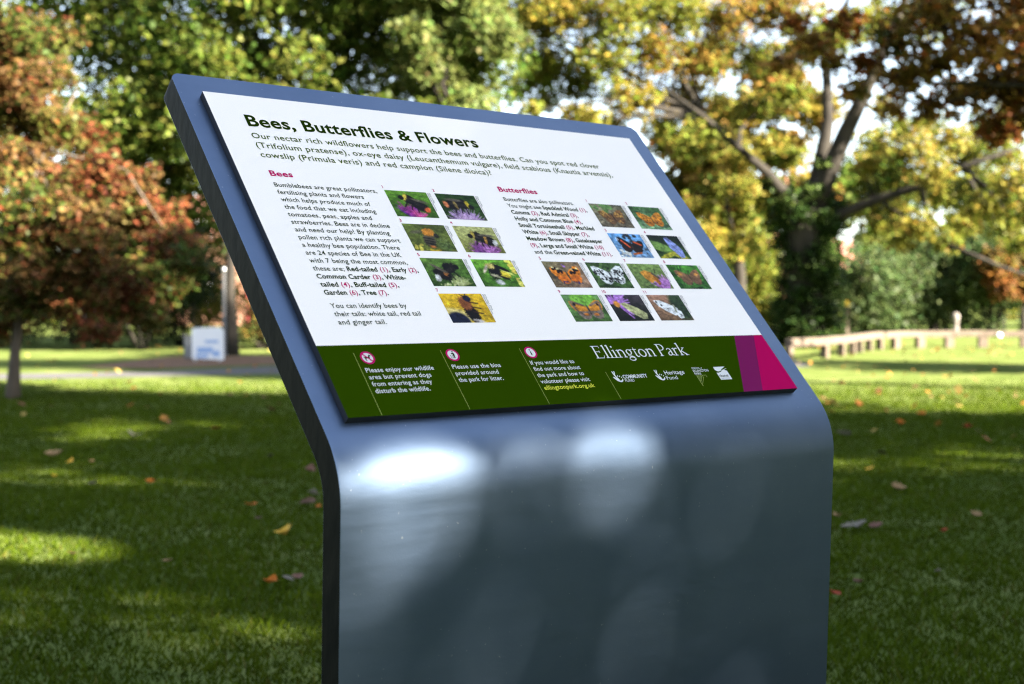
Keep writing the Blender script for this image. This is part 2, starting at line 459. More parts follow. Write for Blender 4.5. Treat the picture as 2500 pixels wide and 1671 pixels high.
# ---- strokes: (points, widths) ribbons in mm
def arc(cx, cy, rx, ry, a0, a1, n=14): return [(cx + rx * math.cos(R(a0 + (a1 - a0) * i / n)), cy + ry * math.sin(R(a0 + (a1 - a0) * i / n))) for i in range(n + 1)]
def ribbon(pts, w):
    n = len(pts); ws = w if hasattr(w, '__len__') else [w] * n
    if len(ws) != n: ws = list(np.interp(np.linspace(0, 1, n), np.linspace(0, 1, len(ws)), ws))
    L = []; Rr = []
    for i, (x, y) in enumerate(pts):
        x0, y0 = pts[max(i - 1, 0)]; x1, y1 = pts[min(i + 1, n - 1)]
        d = math.hypot(x1 - x0, y1 - y0) or 1; nx, ny = -(y1 - y0) / d, (x1 - x0) / d
        L.append((x + nx * ws[i] / 2, y + ny * ws[i] / 2)); Rr.append((x - nx * ws[i] / 2, y - ny * ws[i] / 2))
    return [[L[i], L[i + 1], Rr[i + 1], Rr[i]] for i in range(n - 1)]
def strokes(name, items, z, m):
    V = []; F = []
    for j, (pts, w) in enumerate(items):
        zz = z + j * 4e-6
        for q in (ribbon(pts, w) if w is not None else [pts]):
            F.append(tuple(range(len(V), len(V) + len(q)))); V += [(x / 1000, y / 1000, zz) for x, y in q]
    me = bpy.data.meshes.new(name); me.from_pydata(V, [], F); me.update()
    bm = bmesh.new(); bm.from_mesh(me)
    for f in bm.faces:
        if f.normal.z < 0: f.normal_flip()
    bm.to_mesh(me); bm.free()
    return link(name, me, panel, [m])

def park_name():
    """'Ellington Park' in a light roman serif; unit = cap height 1"""
    th, hr = .085, .035
    X = .64
    def stem(x, y0, y1, foot=True, head='flag'):
        s = [([(x, y0), (x, y1)], th)]
        if foot: s.append(([(x - .13, y0 + .015), (x + .13, y0 + .015)], hr))
        if head == 'flag': s.append(([(x - .11, y1 - .07), (x + .04, y1 - .005)], hr * 1.3))
        if head == 'bar': s.append(([(x - .13, y1 - .015), (x + .13, y1 - .015)], hr))
        return s
    G = {}
    G['E'] = (stem(.17, 0, 1, True, 'bar') + [([(.04, .985), (.58, .985), (.60, .82)], hr), ([(.17, .53), (.48, .53)], hr), ([(.48, .62), (.48, .44)], hr), ([(.04, .015), (.60, .015), (.66, .2)], [hr, hr, hr])], .74)
    G['l'] = (stem(.14, 0, 1.06), .30)
    G['i'] = (stem(.14, 0, X) + [(arc(.14, .90, .03, .03, 0, 360, 10), .06)], .30)
    G['n'] = (stem(.14, 0, X) + [(arc(.33, .40, .18, .22, 170, 0, 10) + [(.51, 0)], [.03, .05, th, th]), ([(.39, .015), (.63, .015)], hr)], .66)
    G['o'] = ([(arc(.29, .31, .23, .30, 90, 450, 24), [.045, .09, .045, .09, .045])], .60)
    G['g'] = ([(arc(.25, .42, .165, .20, 90, 450, 20), [.04, .08, .04, .08, .04]), ([(.36, .57), (.50, .62)], .05), ([(.16, .25), (.10, .16), (.16, .09), (.36, .05), (.47, -.03)], [.04, .04, .06, .075, .06]), (arc(.27, -.14, .21, .14, 40, 400, 20), [.05, .04, .04, .06, .05])], .54)
    G['t'] = ([([(.15, .80), (.15, .12), (.20, .03), (.29, .02), (.36, .08)], [.03, th, th, .06, .03]), ([(.03, .62), (.34, .62)], hr)], .37)
    G['P'] = (stem(.17, 0, 1, True, 'bar') + [([(.04, .985), (.30, .985)] + arc(.33, .735, .24, .25, 90, -90, 14) + [(.22, .47)], [hr, .05, .09, .05, hr])], .66)
    G['a'] = ([([(.10, .50), (.14, .59), (.25, .62), (.35, .55), (.36, .40), (.36, .08), (.42, .03), (.48, .07)], [.06, .04, .04, .07, th, th, .05, .03]), ([(.36, .38), (.20, .31), (.09, .20), (.10, .07), (.20, .02), (.30, .08), (.36, .16)], [.03, .05, .07, .08, .05, .04, .03])], .50)
    G['r'] = (stem(.14, 0, X) + [([(.16, .45), (.24, .57), (.33, .61), (.41, .58)], [.03, .04, .06, .08])], .43)
    G['k'] = (stem(.14, 0, 1.06) + [([(.16, .27), (.46, .60)], [.04, .045]), ([(.36, .625), (.56, .625)], hr), ([(.25, .36), (.55, .015)], [.06, th]), ([(.44, .015), (.67, .015)], hr)], .62)
    G[' '] = ([], .22)
    txt = 'Ellington Park'; wid = sum(G[c][1] for c in txt)
    ky = 22.8; kx = (641 - 448.2) / wid; pen = 0; it = []
    for c in txt:
        for pts, w in G[c][0]:
            it.append(([(448.2 + (pen + x) * kx, 76.1 + y * ky) for x, y in pts], (np.array(w) * kx * 1.12).tolist() if hasattr(w, '__len__') else w * kx * 1.12))
        pen += G[c][1]
    strokes('park_name_lettering', it, .0005, M_inkw)
park_name()

# ---- footer icons
def disc(cx, cy, r, n=28): return [(cx + r * math.cos(2 * math.pi * k / n), cy + r * math.sin(2 * math.pi * k / n)) for k in range(n)]
for cx in (65.7, 198.7, 333.3):
    flat('icon_disc', [disc(cx, 90.9, 8.0)], .0004, M_inkw)
    strokes('icon_ring', [(arc(cx, 90.9, 9.1, 9.1, 0, 360, 36), 2.6)], .0005, M_inkp)
dog = [(-5.4, .6), (-4.6, 2.0), (-3.2, 1.4), (1.4, 1.5), (2.6, 4.4), (3.4, 5.2), (4.0, 4.5), (5.6, 3.4), (5.2, 2.5), (3.9, 2.4), (3.3, -.4), (3.2, -2.2), (3.7, -5.2), (2.6, -5.2), (1.9, -1.8), (-.8, -1.0), (-2.4, -1.6), (-2.6, -3.2), (-1.9, -5.4), (-3.1, -5.4), (-4.2, -2.8), (-4.1, .2), (-5.0, 0.2)]
flat('dog_symbol', [[(65.7 + x, 90.9 + y) for x, y in dog]], .00055, M_ink)
strokes('prohibition_bar', [([(60.0, 97.0), (71.4, 84.8)], 2.0)], .0007, M_inkp)
man = [disc(200.3, 96.4, 1.25, 12), [(x + 198.7, y + 90.9) for x, y in [(.2, 3.6), (3.0, 3.6), (3.3, -.8), (2.6, -.8), (2.6, -5.6), (1.7, -5.6), (1.6, -1.4), (1.3, -5.6), (.4, -5.6), (.4, 1.2), (-2.0, 1.6), (-2.0, 2.5)]]]
flat('litter_symbol', man, .00055, M_ink)
strokes('bin_symbol', [([(194.6, 90.6), (195.2, 85.6), (197.6, 85.6), (198.3, 90.6)], .75)], .00055, M_ink)
flat('information_symbol', [disc(333.3, 95.6, 1.25, 12), [(332.4, 92.8), (334.5, 92.8), (334.3, 85.9), (332.5, 85.9)]], .00055, M_ink)

# ---- partner logos
def hand(name, x, y, k=1.0):
    q = lambda P: [(x + a * k, y + b * k) for a, b in P]
    strokes(name, [(q([(1.0, 9.4), (3.2, 7.2), (6.6, 3.4), (9.0, 1.6)]), [1.2, 3.0, 4.2, 3.0]),
                   (q([(4.4, 19.6), (5.0, 14.5), (6.8, 9.0), (9.4, 3.0)]), [1.7, 2.3, 2.8, 3.4]),
                   (q([(8.6, 19.6), (7.6, 16.2), (6.6, 13.4)]), [1.6, 1.9, 1.2]),
                   (q(arc(11.8, 6.4, 5.6, 5.6, 200, 350, 12)), [2.6, 2.8, 2.4, 1.2]),
                   (q([(10.6, 9.4), (10.8, 11.0), (11.6, 11.8)]), 1.5), (q([(13.4, 8.8), (14.0, 10.2), (15.0, 10.8)]), 1.4), (q([(16.2, 7.0), (17.0, 8.2), (17.8, 8.6)]), 1.3)], .0005, M_inkw)
hand('crossed_fingers_logo', 458.6, 31.6); hand('crossed_fingers_logo', 543.8, 30.6)
t = Letter(); t.line([('COMMUNITY', .024, W_)], 478.7, 37.2, 6.4, 527.8); t.line([('FUND', 0.0, W_)], 478.9, 30.8, 4.9, 497); t.build('community_fund_lettering')
t = Letter(); t.line([('Heritage', .010, W_)], 566.2, 40.4, 7.3, 608); t.line([('Fund', 0.0, W_)], 564.2, 30.9, 7.0, 587.3); t.build('heritage_fund_lettering')
t = Letter(); t.line([('FRIENDS of', .004, W_)], 629.4, 48.4, 3.0, 651.9); t.line([('ELLINGTON', .012, W_)], 628.8, 42.5, 4.4, 662.6); t.line([('PARK', .012, W_)], 628.4, 37.4, 4.0, 643.3); t.build('friends_lettering')
it = []
rs = random.Random(3)
for j in range(9):
    y = 35.2 - j * 1.55; wd = 13.5 * (1 - j / 9.5)
    for k in range(max(1, int(wd / 1.5))):
        it.append((disc(630.3 + k * 1.5 + rs.random() * .4, y, .42 + .2 * rs.random(), 6), None))
it += [([(629.9, 36.0), (629.9, 15.2), (631.8, 16.4)], .6), ([(642, 35.6), (651, 35.6), (650.4, 31.6)], .6), ([(644, 33), (636, 24), (630.5, 18)], .5)]
strokes('friends_tree_emblem', it, .0005, M_inkl)
flat('council_logo', [[(677.7, 50.5), (704, 50.5), (695, 46.6), (687.5, 42.0), (682.0, 41.6), (677.7, 44.6)], [(677.7, 39.5), (681.5, 38.9), (688, 40.3), (695.5, 44.6), (703.3, 42.0), (703.3, 25.3), (677.7, 25.3)]], .0004, M_inkw)
strokes('council_swoosh', [([(686, 44.8), (692, 41.6), (698, 44.6), (705, 46.6)], [.3, 1.4, .9, .3])], .00055, M_inkw)
t = Letter(); t.line([('thanet', .004, M_ink)], 679.5, 30.5, 5.2, 700, z=.0006); t.line([('district council', 0, M_inkg)], 680, 27.2, 1.5, 700, z=.0006); t.build('council_lettering')

# ---- the printed photographs, painted as colours on a fine grid of each print
GX, GY = 76, 56
XX, YY = np.meshgrid(np.linspace(0, 1.4, GX), np.linspace(0, 1, GY))
class Pic:
    def __init__(s, c0, c1=None, seed=0, mottle=.16, ang=90):
        s.r = np.random.default_rng(seed)
        c0 = np.array(c0, float); c1 = np.array(c1 if c1 is not None else c0, float)
        g = XX / 1.4 * math.cos(R(ang)) + YY * math.sin(R(ang)); g = np.clip((g - g.min()) / (np.ptp(g) + 1e-9), 0, 1)
        s.a = c0 * (1 - g[..., None]) + c1 * g[..., None]
        n = np.zeros_like(XX)
        for k in (3, 6, 12):
            f = s.r.normal(0, 1, (k, k)); ix = np.clip((XX / 1.4 * (k - 1)), 0, k - 1.001); iy = np.clip(YY * (k - 1), 0, k - 1.001)
            i0, j0 = ix.astype(int), iy.astype(int); u, v = ix - i0, iy - j0
            n += (f[j0, i0] * (1 - u) * (1 - v) + f[j0, i0 + 1] * u * (1 - v) + f[j0 + 1, i0] * (1 - u) * v + f[j0 + 1, i0 + 1] * u * v) / 2
        s.a *= np.clip(1 + mottle * n, .3, 1.8)[..., None]
    def put(s, m, c): s.a += (np.array(c, float) - s.a) * np.clip(m, 0, 1)[..., None]; return s
    def ell(s, x, y, rx, ry, c, rot=0, soft=.12, fuzz=0.0):
        a = R(rot); u = (XX - x) * math.cos(a) + (YY - y) * math.sin(a); v = -(XX - x) * math.sin(a) + (YY - y) * math.cos(a)
        d = np.sqrt((u / rx) ** 2 + (v / ry) ** 2)
        if fuzz: d = d + s.r.normal(0, fuzz, d.shape)
        return s.put((1 - d) / soft + .5, c)
    def ln(s, p, q, w, c, w2=None):
        px, py = p; qx, qy = q; L2 = (qx - px) ** 2 + (qy - py) ** 2 + 1e-9
        t = np.clip(((XX - px) * (qx - px) + (YY - py) * (qy - py)) / L2, 0, 1)
        d = np.hypot(XX - px - t * (qx - px), YY - py - t * (qy - py)); ww = w + ((w2 if w2 is not None else w) - w) * t
        return s.put((ww - d) / .018 + .5, c)
    def poly(s, P, c):
        P = np.array(P, float); ins = np.zeros(XX.shape, bool); n = len(P)
        for i in range(n):
            (x0, y0), (x1, y1) = P[i - 1], P[i]
            cnd = ((y0 > YY) != (y1 > YY)); ins ^= cnd & (XX < (x1 - x0) * (YY - y0) / (y1 - y0 + 1e-12) + x0)
        return s.put(ins.astype(float), c)
    def fan(s, x, y, L, a0, a1, n, c0, c1, w=.02):
        for i in range(n):
            a = R(a0 + (a1 - a0) * (i + s.r.random() * .8) / n); l = L * (.7 + .4 * s.r.random()); m = s.r.random()
            s.ln((x, y), (x + l * math.cos(a), y - l * math.sin(a)), w, np.array(c0) * m + np.array(c1) * (1 - m), w * .5)
        return s
    def spots(s, x, y, rx, ry, n, c, r=.02):
        for i in range(n):
            a, q = s.r.random() * 6.28, math.sqrt(s.r.random())
            s.ell(x + rx * q * math.cos(a), y + ry * q * math.sin(a), r * (.6 + .8 * s.r.random()), r * (.6 + .8 * s.r.random()), c, soft=.5)
        return s
    def wings(s, x, y, k, rot, upper, lower, body, tilt=.95):
        """open butterfly seen from above"""
        for sg in (-1, 1):
            f = lambda P: [(x + k * (sg * a * math.cos(R(rot)) + b * math.sin(R(rot))), y + k * (-sg * a * math.sin(R(rot)) * .6 + b * math.cos(R(rot)))) for a, b in P]
            s.poly(f([(-.02, .0), (.3, .02), (.78, .08), (.84, .36), (.66, .66), (.38, .74), (.1, .6), (-.02, .4)]), lower)
            s.poly(f([(-.02, -.02), (.3, -.26), (.75, -.5), (1.02, -.46), (1.04, -.14), (.9, .16), (.4, .2), (-.02, .2)]), upper)
        s.ell(x, y + k * .12, .035, k * .36, body, -rot * .5, soft=.3)
        return s
BLK = (22, 18, 16)
def bee(p, x, y, k, rot, coll, tail, band=None, spot=None, thor=BLK, dirn=1):
    """bumblebee side-on: thorax, abdomen, wing, legs; dirn = side the tail is on"""
    c, s = math.cos(R(rot)), math.sin(R(rot)); f = lambda a, b: (x + k * (dirn * a * c - b * s), y + k * (dirn * a * s + b * c)); r = rot * dirn
    for a in (-.25, .0, .25): p.ln(f(a, .2), f(a * 1.5 + .05, .62), .018, BLK)
    p.ell(*f(.45, .1), .5 * k, .33 * k, BLK, r, fuzz=.08)
    if band: p.ell(*f(.3, .08), .10 * k, .3 * k, band, r, fuzz=.15)
    p.ell(*f(.86, .16), .16 * k, .22 * k, tail, r, fuzz=.15)
    p.ell(*f(-.2, -.05), .34 * k, .32 * k, thor, r, fuzz=.08)
    p.ell(*f(-.44, -.08), .12 * k, .26 * k, coll, r, fuzz=.2)
    p.ell(*f(-.62, .06), .16 * k, .16 * k, BLK, r)
    if spot: p.ell(*f(.25, .15), .13 * k, .13 * k, spot, fuzz=.2)
    p.ell(*f(.35, -.25), .5 * k, .09 * k, (92, 82, 66), r - 12 * dirn, soft=.5)
    for a in range(12): p.ln(f(-.3 + a * .08, -.05), f(-.26 + a * .08, .12), .006, (80, 72, 60))
    return p
YL, OR_, WH = (205, 175, 50), (228, 92, 40), (222, 216, 208)
pics = []
p = Pic((86, 132, 30), (66, 110, 24), 1); p.fan(.62, 1.15, .75, 60, 140, 46, (196, 40, 130), (92, 50, 150)); p.fan(.72, 1.1, .4, 30, 120, 20, (225, 40, 120), (230, 120, 180)); bee(p, .76, .40, .56, 28, YL, OR_); pics.append(p)
p = Pic((34, 60, 16), (50, 80, 24), 2); p.fan(.7, 1.25, .72, 25, 155, 70, (196, 150, 205), (160, 120, 180)); p.fan(.7, 1.3, .55, 40, 140, 50, (222, 190, 222), (180, 130, 180)); bee(p, .72, .4, .58, 8, (200, 170, 30), (206, 110, 60), dirn=-1, band=(120, 96, 40)); pics.append(p)
p = Pic((80, 92, 36), (110, 118, 40), 3); p.fan(1.1, 1.05, .5, 40, 140, 40, (110, 130, 60), (74, 96, 40), .012); p.spots(1.1, .62, .2, .22, 16, (120, 140, 80)); p.ell(.35, .3, .22, .06, (92, 88, 60), -8, soft=.6); p.ell(.66, .58, .2, .27, (74, 66, 50), 20, fuzz=.1); [p.ln((.5, .5 + i * .1), (.8, .56 + i * .1), .02, (34, 30, 24)) for i in range(3)]; p.ell(.66, .84, .1, .05, (200, 110, 40), fuzz=.15); p.ell(.74, .3, .2, .15, (216, 130, 34), fuzz=.12); p.ell(.95, .42, .08, .09, (40, 36, 30)); p.spots(.22, .86, .14, .12, 8, (228, 208, 70), .05); p.spots(.66, .97, .2, .06, 8, (240, 200, 40), .05); pics.append(p)
p = Pic((160, 158, 92), (142, 144, 60), 4, .05); p.fan(.72, 1.2, .66, 28, 152, 70, (168, 90, 170), (120, 50, 130)); p.fan(.8, 1.1, .36, 20, 120, 24, (226, 150, 220), (170, 80, 160)); bee(p, .78, .42, .54, 14, (180, 150, 50), WH, band=(206, 140, 40)); pics.append(p)
p = Pic((92, 128, 44), (58, 92, 26), 5); p.fan(.95, .98, .4, 10, 170, 40, (206, 210, 140), (160, 170, 80), .016); p.spots(.7, .95, .5, .1, 26, (214, 214, 140), .03); bee(p, .7, .42, .58, -24, (34, 28, 24), WH, spot=(196, 110, 40), dirn=-1); pics.append(p)
p = Pic((92, 146, 34), (66, 112, 28), 6); p.spots(1.3, .25, .12, .3, 20, (244, 214, 70), .05); p.spots(1.34, .85, .1, .2, 14, (240, 224, 90), .045); p.ell(.92, .35, .4, .07, (206, 206, 90), 35, soft=.3); p.ell(.9, .55, .22, .12, (230, 200, 40), 20, soft=.2); p.ell(.62, .44, .2, .3, BLK, 20, fuzz=.1); p.ell(.55, .24, .16, .1, (206, 180, 90), 10, fuzz=.15); p.ell(.6, .6, .2, .06, (170, 160, 120), 15, fuzz=.15); p.ell(.62, .84, .16, .1, (200, 196, 190), 10, fuzz=.15); p.ell(.92, .32, .26, .06, BLK, 30); p.ell(.34, .36, .2, .05, (190, 170, 140), -50, soft=.5); [p.ln((.7, .6), (1.0, .7 + i * .06), .018, BLK) for i in range(2)]; pics.append(p)
p = Pic((236, 180, 20), (240, 190, 26), 7, .08); p.ell(.2, .72, .6, .22, (238, 206, 110), 10, soft=.4); p.ell(.24, .98, .36, .34, (26, 32, 56), soft=.2); p.ell(.78, .7, .2, .36, (26, 20, 18), -14, fuzz=.1); p.ell(.72, .34, .2, .24, (140, 74, 34), -10, fuzz=.12); p.ell(.84, .17, .12, .11, (26, 28, 50)); [p.ln((.8, .14), q, .014, BLK) for q in ((.66, .02), (.86, .0))]; [p.ln((.86, .3 + i * .16), (1.14, .34 + i * .18), .02, (60, 36, 20)) for i in range(3)]; p.ell(.86, .94, .2, .06, (206, 190, 180), 10, fuzz=.2); p.ell(1.2, .5, .03, .3, (226, 160, 10), -10, soft=.8); pics.append(p)
q = Pic((96, 92, 66), (118, 104, 78), 21, .3); q.spots(.5, .2, .5, .2, 20, (90, 130, 60), .08); q.wings(.74, .5, .5, 8, (128, 84, 40), (112, 76, 44), (70, 52, 36)); q.spots(.4, .42, .2, .12, 16, (206, 150, 60), .025); q.spots(1.04, .44, .2, .12, 16, (206, 150, 60), .025); q.spots(.55, .72, .12, .1, 9, (196, 140, 60), .02); q.spots(.95, .72, .12, .1, 9, (196, 140, 60), .02); pics.append(q)
q = Pic((60, 100, 44), (110, 150, 100), 22, .3); q.fan(.2, 1, 1.2, 20, 80, 16, (150, 180, 140), (80, 120, 60), .015); q.wings(.74, .5, .52, 4, (226, 132, 24), (214, 120, 20), (120, 80, 30)); [q.spots(xx, yy, .2, .14, 9, (60, 40, 16), .022) for xx, yy in ((.4, .44), (1.06, .44), (.56, .72), (.92, .72))]; pics.append(q)
q = Pic((92, 156, 214), (120, 160, 200), 23, .1); q.spots(.2, .9, .3, .2, 18, (230, 226, 210), .06); q.spots(1.2, .6, .25, .25, 12, (60, 70, 80), .05); q.spots(.9, .2, .3, .2, 12, (40, 44, 50), .06); q.wings(.74, .46, .5, -14, (26, 22, 22), (40, 26, 22), (60, 40, 26)); q.ln((.42, .3), (.62, .56), .04, (226, 80, 30)); q.ln((.92, .34), (1.16, .46), .04, (226, 80, 30)); q.ln((.62, .86), (.98, .8), .035, (228, 100, 30)); q.spots(.3, .24, .08, .05, 4, (230, 230, 230), .022); pics.append(q)
q = Pic((20, 30, 14), (60, 96, 26), 24, .3); q.ell(.3, .5, .5, .2, (112, 150, 60), 20, soft=.3); q.ell(.5, .85, .5, .09, (190, 180, 40), -18, soft=.4); q.ell(1.0, .9, .3, .1, (180, 170, 40), 16, soft=.4); q.poly([(.72, .52), (.7, .12), (.86, .06), (1.1, .36), (1.24, .62), (1.16, .94), (.98, .96), (.84, .72)], (134, 148, 214)); q.ln((.8, .2), (1.05, .8), .012, (90, 100, 170)); q.ell(.84, .16, .14, .06, (80, 84, 130), 50, soft=.6); pics.append(q)
q = Pic((104, 96, 64), (150, 110, 84), 25, .16, 40); q.wings(.72, .46, .54, 5, (236, 120, 20), (226, 106, 20), (90, 70, 40)); [q.spots(xx, yy, .1, .05, 5, (20, 16, 14), .04) for xx, yy in ((.36, .3), (.5, .4), (1.1, .32), (.95, .42))]; [q.spots(xx, yy, .05, .03, 3, (236, 216, 140), .025) for xx, yy in ((.26, .24), (1.18, .26), (.46, .28), (1.0, .3))]; [q.spots(xx, yy, .18, .05, 12, (40, 36, 90), .022) for xx, yy in ((.48, .8), (.96, .8))]; q.spots(.75, .14, .05, .05, 4, (150, 90, 190), .03); pics.append(q)
q = Pic((70, 100, 44), (54, 82, 34), 26, .25); q.fan(.0, .9, 1.4, 10, 60, 10, (110, 140, 70), (60, 90, 40), .03); q.wings(.74, .42, .6, 3, (226, 226, 220), (222, 222, 216), (80, 80, 80)); [q.spots(xx, yy, .22, .12, 22, (24, 24, 24), .028) for xx, yy in ((.36, .4), (1.1, .4), (.52, .68), (.96, .68))]; pics.append(q)
q = Pic((112, 136, 62), (104, 126, 60), 27, .06); q.fan(1.15, 1.15, .7, 60, 150, 60, (206, 130, 206), (168, 100, 180)); q.poly([(.36, .34), (.6, .26), (.86, .36), (.94, .5), (.9, .86), (.78, .7), (.6, .78), (.44, .6)], (214, 136, 36)); q.poly([(.82, .4), (.98, .5), (.98, .8), (.86, .88)], (180, 100, 20)); q.ln((.86, .4), (1.02, .56), .05, (90, 80, 60)); q.ln((1.0, .36), (1.06, .18), .01, BLK); pics.append(q)
q = Pic((60, 124, 30), (40, 90, 24), 28, .3); q.fan(.2, 1, 1.2, 10, 80, 14, (90, 160, 50), (30, 70, 20), .05); q.wings(.74, .46, .52, 4, (134, 92, 58), (124, 84, 56), (90, 66, 46)); q.ell(.38, .38, .1, .06, (206, 130, 50), 20, soft=.5); q.ell(1.1, .38, .1, .06, (206, 130, 50), -20, soft=.5); q.spots(.32, .34, .01, .01, 1, BLK, .02); q.spots(1.16, .34, .01, .01, 1, BLK, .02); pics.append(q)
q = Pic((92, 132, 70), (74, 110, 44), 29, .2); q.ell(.75, .2, .5, .3, (110, 170, 50), soft=.2); q.wings(.74, .5, .58, 3, (214, 130, 30), (126, 106, 92), (70, 60, 56)); [q.ln(a, b, .035, (116, 96, 84)) for a, b in (((.2, .3), (.3, .62)), ((1.28, .3), (1.18, .62)), ((.24, .26), (.6, .4)), ((1.24, .26), (.88, .4)))]; q.spots(.3, .36, .01, .01, 1, BLK, .045); q.spots(1.18, .36, .01, .01, 1, BLK, .045); q.ell(.56, .74, .1, .05, (206, 110, 30), soft=.5); q.ell(.94, .74, .1, .05, (206, 110, 30), soft=.5); pics.append(q)
q = Pic((60, 50, 56), (24, 30, 16), 30, .2); q.fan(.26, .34, .62, -60, 80, 26, (196, 130, 214), (150, 90, 180), .035); q.fan(.26, .34, .4, 90, 190, 10, (190, 120, 200), (150, 90, 180), .035); q.ell(.27, .36, .12, .12, (216, 130, 40), fuzz=.1); q.poly([(.4, .34), (.6, .3), (1.0, .5), (1.26, .72), (1.18, .92), (.98, .94), (.62, .66)], (190, 188, 120)); [q.ln((.5, .36), (1.2, .7 + i * .07), .005, (150, 150, 90)) for i in range(4)]; pics.append(q)
q = Pic((160, 110, 84), (120, 88, 58), 31, .12); q.ell(1.2, .4, .4, .6, (44, 64, 34), 10, soft=.4); q.poly([(.16, .2), (.4, .2), (.8, .4), (1.0, .52), (.96, .66), (.74, .82), (.44, .62), (.24, .42)], (226, 226, 222)); q.poly([(.92, .54), (1.08, .64), (1.06, .9), (.88, .94), (.8, .78)], (230, 230, 226)); [q.spots(xx, yy, .01, .01, 1, (50, 50, 50), .03) for xx, yy in ((.4, .4), (.58, .54), (.26, .26), (.98, .78), (.92, .86))]; q.ln((.9, .4), (.86, .66), .035, (150, 150, 120)); pics.append(q)

M_photo = mat('photo_print', rough=.5, spec=.08)
_a = nd(M_photo, 'ShaderNodeAttribute'); _a.attribute_name = 'Col'
lk(M_photo, _a.outputs['Color'], M_photo.node_tree.nodes['Principled BSDF'].inputs['Base Color'])
spots_ = [(227, 404.2), (316.8, 403.8), (227, 335.9), (316.8, 335.8), (227, 268.2), (316.8, 268.2), (227, 200.6)]
spots_ += [(629.4, 403.8), (719.4, 403.6), (629.6, 335.5), (718.8, 335.4), (451.2, 267.7), (540.2, 267.9), (629.4, 267.6), (719.6, 267.4), (450.8, 199.8), (540.4, 199.9), (629.3, 199.8)]
nums = [1, 2, 3, 4, 5, 6, 7] + list(range(1, 12))
for i, (p, (x, y)) in enumerate(zip(pics, spots_)):
    w, h = 74.6, 53.6
    V = np.stack([(x + XX / 1.4 * w) / 1000, (y - YY * h) / 1000, np.full_like(XX, .0004)], -1).reshape(-1, 3)
    idx = np.arange(GX * GY).reshape(GY, GX)
    F = np.stack([idx[1:, :-1], idx[1:, 1:], idx[:-1, 1:], idx[:-1, :-1]], -1).reshape(-1, 4)
    a_ = np.pad(p.a, ((1, 1), (1, 1), (0, 0)), 'edge'); a_ = sum(a_[1 + dy:GY + 1 + dy, 1 + dx:GX + 1 + dx] * wt for dx, dy, wt in ((0, 0, .4), (1, 0, .15), (-1, 0, .15), (0, 1, .15), (0, -1, .15)))
    f = p.r.normal(0, 1, (18, 18)); u_, v_ = np.clip(XX / 1.4 * 17, 0, 16.99), np.clip(YY * 17, 0, 16.99); i0, j0 = u_.astype(int), v_.astype(int); u_ -= i0; v_ -= j0
    nz_ = f[j0, i0] * (1 - u_) * (1 - v_) + f[j0, i0 + 1] * u_ * (1 - v_) + f[j0 + 1, i0] * (1 - u_) * v_ + f[j0 + 1, i0 + 1] * u_ * v_
    a_ = a_ * .86 + a_.mean(2, keepdims=True) * .14
    p.a = a_ * np.clip(1 + .16 * nz_ + p.r.normal(0, .08, XX.shape) - .22 * (YY - .5), .3, 1.6)[..., None]
    c = np.clip(p.a, 0, 255).reshape(-1, 3) / 255 * .92
    link('bee_photo' if i < 7 else 'butterfly_photo', np_mesh('photo', V, F, col=c ** 2.2), panel, [M_photo])
    nm = Letter(); cr = Letter()
    nm.line([(str(nums[i]), .02, M_inkp)], x - .5, y + 3.6, 5.6)
    who = '©Charles J. Sharp' if i in (6, 7, 8, 9, 11, 12, 14, 15) else '©Ivar Leidus'
    cr.line([(who, 0, M_inkg)], x + w + 4.4, y - .8, 2.9, vert=True); cr.line([('Wikimedia Commons', 0, M_inkg)], x + w + 1.0, y - .8, 2.9, vert=True)
    nm.build('photo_number'); cr.build('photo_credit')


# ---------------------------------------------------------------- foliage
def ovx(px, y): return (px * 1.0657 - 1250) / 3119 * y
def ovz(py, y): return 1.0 + (692 - py) * 1.0657 / 3119 * y
def P3(px, py, y): return (ovx(px, y), y, ovz(py, y))

